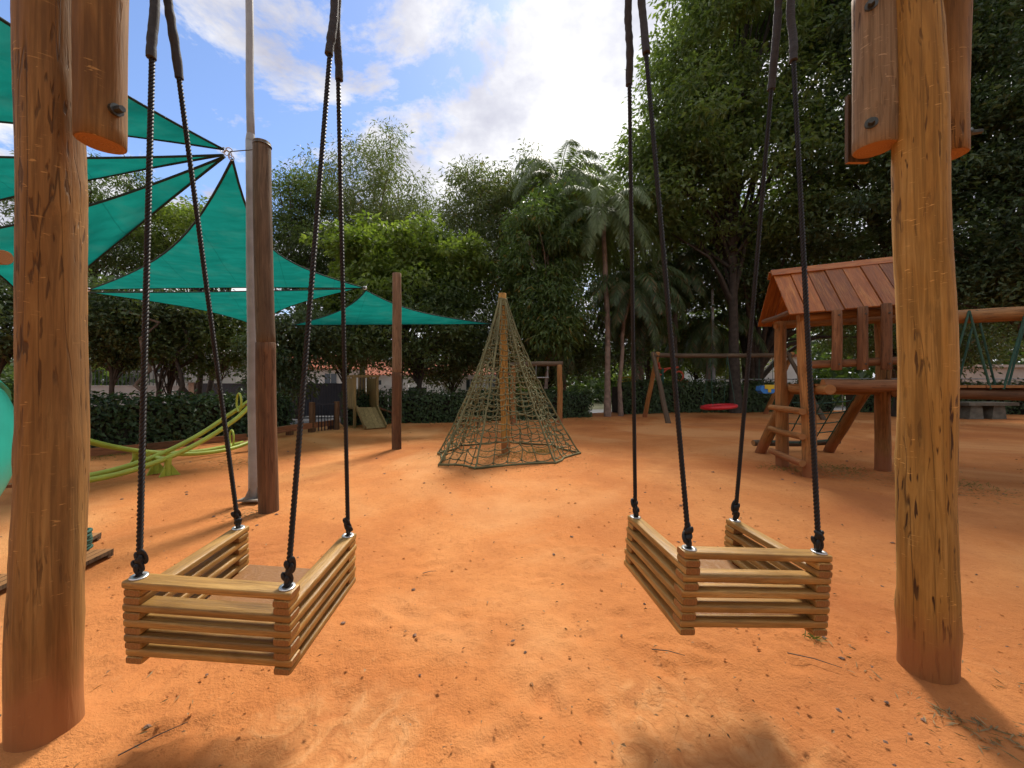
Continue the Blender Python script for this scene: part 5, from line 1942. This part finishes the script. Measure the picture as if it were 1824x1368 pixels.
def background():
    mb, a, b = rect_wall(60, 338, 23, 1.25)
    w = thing('boundary_wall', 'long grey rendered wall behind the left hedge', 'wall', (a.x, 23, -0.6))
    wpart('wall', mb, M_WALLGREY, w)
    wpart('coping', MB().box(((a.x + b.x) / 2, 23, 1.28), (b.x - a.x + 0.05, 0.28, 0.06)), M_WALLGREY, w)
    dm, _, _ = rect_wall(293, 310, 22.87, 1.02, th=0.05)
    wpart('door', dm, M_WHITE, w)
    for k in range(40):
        x = a.x + 0.2 + k * (b.x - a.x - 0.3) / 39
        if x > a.x + 2.0:
            wpart('railing_bar', MB().box((x, 23, 1.78), (0.025, 0.025, 0.94)), M_BLACKGATE, w)
    wpart('railing_rail', MB().box(((a.x + b.x) / 2, 23, 2.2), (b.x - a.x, 0.03, 0.03)), M_BLACKGATE, w)
    mb, a, b = rect_wall(338, 348, 22.9, 1.45)
    p = thing('brick_pillar', 'rough brick pillar between grey wall and dark gate', 'pillar', (a.x, 22.9, -0.6))
    wpart('shaft', mb, M_BRICK, p)
    wpart('cap', MB().box(((a.x + b.x) / 2, 22.9, 1.49), (0.5, 0.42, 0.08)), M_CONC, p)
    for px0, px1, d, zt, lab in ((349, 455, 23, 1.40, 'dark slatted metal gate right of the brick pillar'), (495, 612, 23.5, 1.40, 'long dark metal gate below the white house'), (728, 760, 24, 1.15, 'dark garage door in the white wall')):
        a, b = at(px0, 684, d), at(px1, 684, d)
        g = thing('metal_gate', lab, 'gate', (a.x, d, -0.6), 'dark gates across the street')
        wpart('frame', MB().box(((a.x + b.x) / 2, d, zt), (b.x - a.x, 0.08, 0.08)).box(((a.x + b.x) / 2, d, -0.5), (b.x - a.x, 0.08, 0.08)), M_BLACKGATE, g)
        n = int((b.x - a.x) / 0.16)
        me = MB().box((0, 0, 0), (0.148, 0.03, zt + 0.5)).mesh('gate_slat')
        for k in range(n):
            put('gate_slat', me, M_BLACKGATE, g, Matrix.Translation((a.x + 0.08 + k * 0.16, d, (zt - 0.5) / 2)))
    # white houses with tiled roofs
    for k, (px0, px1, d, ztop, zr, wins, lab) in enumerate((
            (470, 640, 30, 2.55, 3.75, ((525, 545), (578, 600)), 'white house with clay tile roof above the long dark gate'),
            (655, 780, 26, 2.0, 3.1, ((668, 680),), 'white house with pale block corner behind the slide tower'),
            (800, 905, 29, 2.1, 3.2, ((830, 845), (870, 885)), 'low white house with red roof behind the net climber'),
            (225, 420, 34, 3.6, 5.6, ((280, 300),), 'pale grey gabled house high behind the grey wall'))):
        a, b = at(px0, 684, d), at(px1, 684, d)
        h = thing('house', lab, 'house', (a.x, d, -0.6), 'houses across the street')
        wpart('wall', MB().box(((a.x + b.x) / 2, d + 2, (ztop - 0.6) / 2), (b.x - a.x, 4, ztop + 0.6)), M_WHITE if k < 3 else M_WALLGREY, h)
        x0, x1 = a.x - 0.4, b.x + 0.4
        if k < 3:
            V = [(x0, d - 0.5, ztop), (x1, d - 0.5, ztop), (x1, d + 2, zr), (x0, d + 2, zr), (x0, d + 4.5, ztop), (x1, d + 4.5, ztop)]
            wpart('roof', MB().add(V, [(0, 1, 2, 3), (3, 2, 5, 4), (0, 3, 4), (1, 5, 2), (0, 4, 5, 1)]), M_TILE, h)
            nr = int((x1 - x0) / 0.25)
            me = MB().tube([(0, 0, 0), (0, 2.5, zr - ztop)], 0.07, 6).mesh('tile_row')
            for q in range(nr):
                put('tile_row', me, M_TILE, h, Matrix.Translation((x0 + 0.12 + q * 0.25, d - 0.5, ztop + 0.02)))
        else:
            xm = (x0 + x1) / 2
            V = [(x0, d - 0.3, ztop), (x1, d - 0.3, ztop), (xm, d - 0.3, zr), (x0, d + 4.3, ztop), (x1, d + 4.3, ztop), (xm, d + 4.3, zr)]
            wpart('roof', MB().add(V, [(0, 1, 2), (5, 4, 3), (0, 2, 5, 3), (1, 4, 5, 2), (0, 3, 4, 1)]), M_WALLGREY, h)
        for (q0, q1) in wins:
            wa, wb = at(q0, 684, d - 0.03), at(q1, 684, d - 0.03)
            zc = ztop - 0.75
            wd = wpart('window', MB().box(((wa.x + wb.x) / 2, d - 0.01, zc), (wb.x - wa.x + 0.12, 0.05, 0.92)), M_WHITE, h)
            for e in (-1, 1):
                wpart('pane', MB().box(((wa.x + wb.x) / 2 + e * (wb.x - wa.x) / 4, d - 0.045, zc), ((wb.x - wa.x) / 2 - 0.05, 0.02, 0.80)), M_GLASS, wd)
    mb, a, b = rect_wall(660, 728, 24, 1.35)
    w = thing('white_wall', 'white garden wall behind the slide tower', 'wall', (a.x, 24, -0.6))
    wpart('wall', mb, M_WHITE, w)
    mb, a, b = rect_wall(760, 900, 24, 0.9)
    wpart('wall', mb, M_WALLGREY, w)
    # right side pale building seen in slots between the trunks
    a, b = at(1255, 684, 34), at(1420, 684, 34)
    h = thing('house', 'pale building glimpsed between trunks right of the lamp pole', 'house', (a.x, 34, -0.6), 'houses across the street')
    wpart('wall', MB().box(((a.x + b.x) / 2, 36, 1.6), (b.x - a.x, 4, 4.4)), M_WHITE, h)
    wpart('roof', MB().box(((a.x + b.x) / 2, 36, 3.9), (b.x - a.x + 0.6, 4.6, 0.2)), M_TILE, h)
    a, b = at(1690, 684, 28), at(1850, 684, 28)
    h = thing('house', 'low pale building behind the hedge under the rope bridge', 'house', (a.x, 28, -0.6), 'houses across the street')
    wpart('wall', MB().box(((a.x + b.x) / 2, 30, 1.0), (b.x - a.x, 4, 3.2)), M_WALLGREY, h)
    wpart('roof', MB().box(((a.x + b.x) / 2, 30, 2.7), (b.x - a.x + 0.6, 4.6, 0.2)), M_WALLGREY, h)
    # lamp pole
    p = at(1272, 684, 19.8)
    t = thing('street_lamp', 'slim pale lamp pole standing behind the nest swing', 'street lamp', (p.x, p.y, -0.3))
    wpart('pole', MB().tube([(p.x + 0.02, p.y, -0.3), (p.x - 0.12, p.y, 8.0)], [0.085, 0.05], 12), M_GALV, t)
    wpart('arm', MB().tube([(p.x - 0.12, p.y, 7.9), (p.x + 0.15, p.y, 8.05), (p.x + 0.7, p.y, 8.1)], 0.03, 8), M_GALV, t)
    wpart('lamp_head', MB().box((p.x + 0.85, p.y, 8.08), (0.5, 0.2, 0.08)), M_GALV, t)
    p = at(1135, 684, 22)
    wthing('concrete_pole', MB().tube([(p.x, p.y, -0.6), (p.x - 0.02, p.y, 7.5)], [0.19, 0.13], 12), M_CONC, 'pale concrete utility pole behind the palms', 'pole', (p.x, p.y, -0.6))
    # hand rail behind the hedge
    a, b = at(1240, 680, 20.5), at(1830, 676, 19.5)
    t = thing('metal_railing', 'thin grey handrail running above the right hedge', 'railing', (a.x, a.y, 0))
    wpart('rail', MB().tube([(a.x, a.y, 1.62), ((a.x + b.x) / 2, 20.6, 1.68), (b.x, b.y, 1.66)], 0.03, 8), M_GALV, t)
    for k in range(12):
        q = a.lerp(b, k / 11)
        yy = 20.5 + (0.1 if 0 < k < 11 else 0)
        wpart('upright', MB().tube([(q.x, q.y, -0.3), (q.x, q.y, 1.62)], 0.025, 6), M_GALV, t)
    # exercise machines
    p = at(1180, 684, 19.5)
    t = thing('exercise_machine', 'orange-red exercise machine with spread arms behind the far swing frame', 'exercise machine', (p.x, p.y, -0.3), 'outdoor exercise machines')
    wpart('post', MB().tube([(p.x, p.y, -0.3), (p.x, p.y, 2.2)], 0.07, 10), M_NETGREEN, t)
    wpart('arms', MB().tube([(p.x - 0.45, p.y, 2.3), (p.x, p.y, 2.15), (p.x + 0.8, p.y, 2.25)], 0.05, 8).tube([(p.x - 0.45, p.y, 2.3), (p.x - 0.1, p.y, 1.85), (p.x + 0.3, p.y, 2.2)], 0.045, 8), M_ORANGE, t)
    wpart('head', MB().tube([(p.x - 0.15, p.y, 2.2), (p.x - 0.2, p.y, 2.5)], 0.06, 8), M_ORANGE, t)
    p = at(1217, 684, 20)
    t = thing('exercise_machine', 'small orange-red machine low behind the hedge near the lamp pole', 'exercise machine', (p.x, p.y, -0.3), 'outdoor exercise machines')
    wpart('seat', MB().box((p.x, p.y, 1.5), (0.5, 0.3, 0.12)), M_ORANGE, t)
    wpart('back', MB().tube([(p.x - 0.22 + 0.22 * math.cos(a), p.y, 1.8 + 0.25 * math.sin(a)) for a in [2 * math.pi * k / 16 for k in range(16)]], 0.05, 8, closed=True), M_ORANGE, t)
    wpart('leg', MB().tube([(p.x, p.y, -0.3), (p.x, p.y, 1.45)], 0.05, 8), M_ORANGE, t)
    p = at(1116, 684, 20)
    t = thing('exercise_machine', 'yellow exercise machine behind the palm trunks', 'exercise machine', (p.x, p.y, -0.3), 'outdoor exercise machines')
    wpart('frame', MB().tube([(p.x - 0.4, p.y, 1.3), (p.x - 0.2, p.y, 1.75), (p.x + 0.2, p.y, 1.75), (p.x + 0.45, p.y, 1.3)], 0.05, 8).tube([(p.x - 0.5, p.y, 1.5), (p.x + 0.5, p.y, 1.55)], 0.045, 8), M_YELLOW, t)
    wpart('leg', MB().tube([(p.x, p.y, -0.3), (p.x, p.y, 1.72)], 0.05, 8), M_YELLOW, t)
    # small gate in the hedge gap
    a, b = gnd(556, 770), gnd(600, 766)
    t = thing('garden_gate', 'dark bar gate in the gap between the hedges', 'gate', a)
    for q in (a, b):
        wpart('post', MB().box((q.x, q.y, 0.42), (0.12, 0.12, 0.9)), M_LOG_STAIN, t)
    for k in range(7):
        q = a.lerp(b, (k + 1) / 8)
        wpart('bar', MB().box((q.x, q.y, 0.42), (0.02, 0.02, 0.8)), M_BLACKGATE, t)
    wpart('top_rail', MB().bar(a + Vector((0, 0, 0.80)), b + Vector((0, 0, 0.80)), 0.03, 0.03), M_BLACKGATE, t)
    # parked cars just showing over the hedge
    for px, d, lab in ((503, 24.5, 'silver parked car half hidden by the hedge right of the tall post'), (775, 22.2, 'silver parked car roof behind the hedge beside the garage'), (940, 22.6, 'silver parked car glimpsed through the net climber')):
        c = at(px, 684, d)
        c = Vector((c.x, c.y, -0.58))
        t = thing('parked_car', lab, 'car', c, 'cars parked across the street')
        prof = [(-2.0, 0.35), (-2.05, 0.75), (-1.2, 0.88), (-0.6, 1.38), (0.7, 1.42), (1.5, 0.98), (2.0, 0.92), (2.05, 0.4)]
        n = len(prof)
        wpart('body', MB().add([c + Vector((x, -0.8 if z < 1 else -0.62, z)) for x, z in prof] + [c + Vector((x, 0.8 if z < 1 else 0.62, z)) for x, z in prof],
                               [tuple(range(n)), tuple(range(2 * n - 1, n - 1, -1))] + [(i, n + i, n + (i + 1) % n, (i + 1) % n) for i in range(n)]), M_CARW, t)
        for xs_ in ([(-0.95, 0.98), (-0.55, 1.30), (0.0, 1.33), (0.0, 0.98)], [(0.08, 0.98), (0.08, 1.33), (0.62, 1.34), (1.15, 1.0)]):
            wpart('window', MB().add([c + Vector((x, -0.83 + 0.17 * (z - 0.98) / 0.36, z)) for x, z in xs_], [(0, 1, 2, 3)]), M_GLASS, t)
        for x in (-1.3, 1.3):
            wpart('wheel', MB().tube([c + Vector((x, -0.82, 0.32)), c + Vector((x, -0.62, 0.32))], 0.32, 16), M_TYRE, t)


background()
build_trees()


def treeline():
    """distant mass of trees closing the horizon"""
    r = np.random.default_rng(9)
    C = []
    for i in range(900):
        a = r.uniform(-1.15, 1.15)
        d = r.uniform(42, 60)
        x, y = d * math.sin(a) * 1.2, d * math.cos(a) * 1.0
        hmax = 4.6 + 2.0 * math.sin(a * 9) + (5.0 if a > 0.2 else 0)
        C.append((x, y, r.uniform(-0.3, 1) ** 1 * hmax))
    C = np.array(C)
    me = foliage('distant_treeline', C, np.full(len(C), 2.4), 60, 0.75, 0.5, 10, flat=0.8)
    o = put('distant_treeline', me, L_DARK)
    o['kind'] = 'stuff'
    o['label'] = 'distant mass of trees closing the horizon'


treeline()


# ------------------------------------------------------------------ litter on the soil
def litter():
    r = np.random.default_rng(31)
    # dry leaves and bark flakes
    P, S = [], []
    n = 900
    while len(P) < n:
        y = 1.15 + 14 * r.random() ** 1.8
        x = r.uniform(-1.4, 1.45) * y
        dens = 0.35 + 0.65 * (fbm(np.array(x * 0.5), np.array(y * 0.5), 50, 2) > 0.0)
        if x > 0.35 * y:
            dens += 0.4
        if y > hedge_y(x) - 0.1 or r.random() > dens:
            continue
        P.append((x, y, ground_z(x, y) + 0.012))
    P = np.array(P)
    a = r.uniform(0, 6.28, n)
    D = np.stack([np.cos(a), np.sin(a), 0.1 * r.normal(size=n)], 1)
    Nn = np.stack([0.35 * r.normal(size=n), 0.35 * r.normal(size=n), np.ones(n)], 1)
    L = r.uniform(0.009, 0.034, n) * np.clip(0.55 + P[:, 1] * 0.13, 0.6, 2.0)
    V, F = leaves_arrays(P, D, Nn, L, L * r.uniform(0.3, 0.6, n), 0.35)
    me = bpy.data.meshes.new('leaf_litter')
    set_mesh(me, V, F)
    o = put('leaf_litter', me, L_DRY)
    o['kind'] = 'stuff'
    o['label'] = 'scattered dry leaves and bark flakes on the orange soil'
    # pebbles and clods
    octv = np.array([(1, 0, 0), (-1, 0, 0), (0, 1, 0), (0, -1, 0), (0, 0, 1), (0, 0, -1), (.6, .6, .5), (-.6, .6, .5), (.6, -.6, .5), (-.6, -.6, .5)], float)
    octf = np.array([(0, 6, 4), (6, 2, 4), (2, 7, 4), (7, 1, 4), (1, 9, 4), (9, 3, 4), (3, 8, 4), (8, 0, 4), (0, 2, 6), (2, 1, 7), (1, 3, 9), (3, 0, 8)])
    for nm, mat, cnt, lab, s0, s1 in (('soil_clods', M_SOIL, 1100, 'small crumbs of orange soil lying loose', 0.003, 0.009), ('pebbles', plain('pebble', (0.17, 0.10, 0.07), 0.9, 0, 0.6, 30), 170, 'scattered small brown pebbles and seeds', 0.005, 0.012)):
        VV, FF = [], []
        k = 0
        while k < cnt:
            y = 1.15 + 7 * r.random() ** 2.0
            x = r.uniform(-1.4, 1.45) * y
            w = max(math.exp(-(((x + 0.72) / 0.5) ** 2 + ((y - 1.35) / 0.5) ** 2)), math.exp(-(((x - 0.78) / 0.5) ** 2 + ((y - 1.45) / 0.5) ** 2)))
            if r.random() < w:
                continue
            if k % 4 == 0:
                bx, by = ((-1.868, 1.535), (1.987, 1.84))[k // 4 % 2]
                an = r.uniform(0, 6.28)
                rd = 0.11 + abs(r.normal(0, 0.12))
                x, y = bx + rd * math.cos(an), by + rd * math.sin(an)
            s = r.uniform(s0, s1) * (0.8 + 0.16 * y)
            v = octv * (s * r.uniform(0.6, 1.3, (10, 1))) * np.array([1.2, 1.0, 0.65])
            an = r.uniform(0, 6.28)
            c_, s_ = math.cos(an), math.sin(an)
            v = v @ np.array([[c_, s_, 0], [-s_, c_, 0], [0, 0, 1]])
            VV.append(v + np.array([x, y, ground_z(x, y) + s * 0.2]))
            FF.append(octf + 10 * k)
            k += 1
        me = bpy.data.meshes.new(nm)
        set_mesh(me, np.concatenate(VV), np.concatenate(FF))
        o = put(nm, me, mat)
        o['kind'] = 'stuff'
        o['label'] = lab
    # grass and straw patches
    for nm, mat, spots, lab in (
            ('grass', L_GRASS, [(-0.1, 7.6, 1.15, 900), (0.6, 7.9, 0.5, 700), (5.3, 6.3, 0.5, 350), (6.2, 5.4, 0.5, 250), (1.66, 2.12, 0.05, 40), (-7.9, 7.5, 0.5, 400), (4.4, 6.3, 0.35, 160), (-5.2, 12.3, 0.6, 500), (3.0, 15.2, 1.2, 500), (-1.6, 13.6, 1.5, 500)], 'sparse green grass tufts under the net and the playhouse'),
            ('straw', L_STRAW, [(-0.1, 7.4, 1.3, 1900), (5.0, 6.2, 0.7, 500), (5.9, 5.2, 0.8, 500), (-4.9, 6.9, 0.7, 350), (-2.9, 4.2, 0.25, 120), (1.9, 1.6, 0.22, 170), (2.0, 1.84, 0.3, 120), (-1.8, 1.5, 0.35, 90)], 'dry straw and dead grass lying in patches')):
        P = []
        for cx, cy, rad, cnt in spots:
            q = r.normal(0, 0.45, (cnt, 2)) * rad + np.array([cx, cy])
            P.append(q)
        P = np.concatenate(P)
        n = len(P)
        z = np.array([ground_z(x, y) for x, y in P])
        P3 = np.column_stack([P, z + 0.004])
        a = r.uniform(0, 6.28, n)
        lift = 0.9 if nm == 'grass' else 0.12
        D = np.stack([np.cos(a), np.sin(a), lift * r.uniform(0.3, 1.3, n)], 1)
        Nn = r.normal(0, 1, (n, 3))
        Nn[:, 2] += 0.5
        L = r.uniform(0.025, 0.075, n)
        V, F = leaves_arrays(P3, D, Nn, L, np.full(n, 0.006), 0.1)
        me = bpy.data.meshes.new(nm)
        set_mesh(me, V, F)
        o = put(nm, me, mat)
        o['kind'] = 'stuff'
        o['label'] = lab
    # a few twigs
    for k, (px, py, L, an, lab) in enumerate(((1190, 1166, 0.16, -0.3, 'thin twig lying below the right swing'), (1450, 1180, 0.22, -0.5, 'long thin twig near the golden post base'), (275, 1320, 0.2, 0.8, 'thin curved twig near the left post base'), (765, 1022, 0.10, 0.35, 'short twig on open soil between the swings'))):
        p = gnd(px, py) + Vector((0, 0, 0.012))
        d = Vector((math.cos(an), math.sin(an), 0))
        pts = [p - d * L / 2, p + Vector((0.004, 0.006, 0.004)), p + d * L / 2]
        wthing('twig', MB().tube(pts, [0.0028, 0.0024, 0.0014], 5), M_BARK, lab, 'twig', p)


litter()
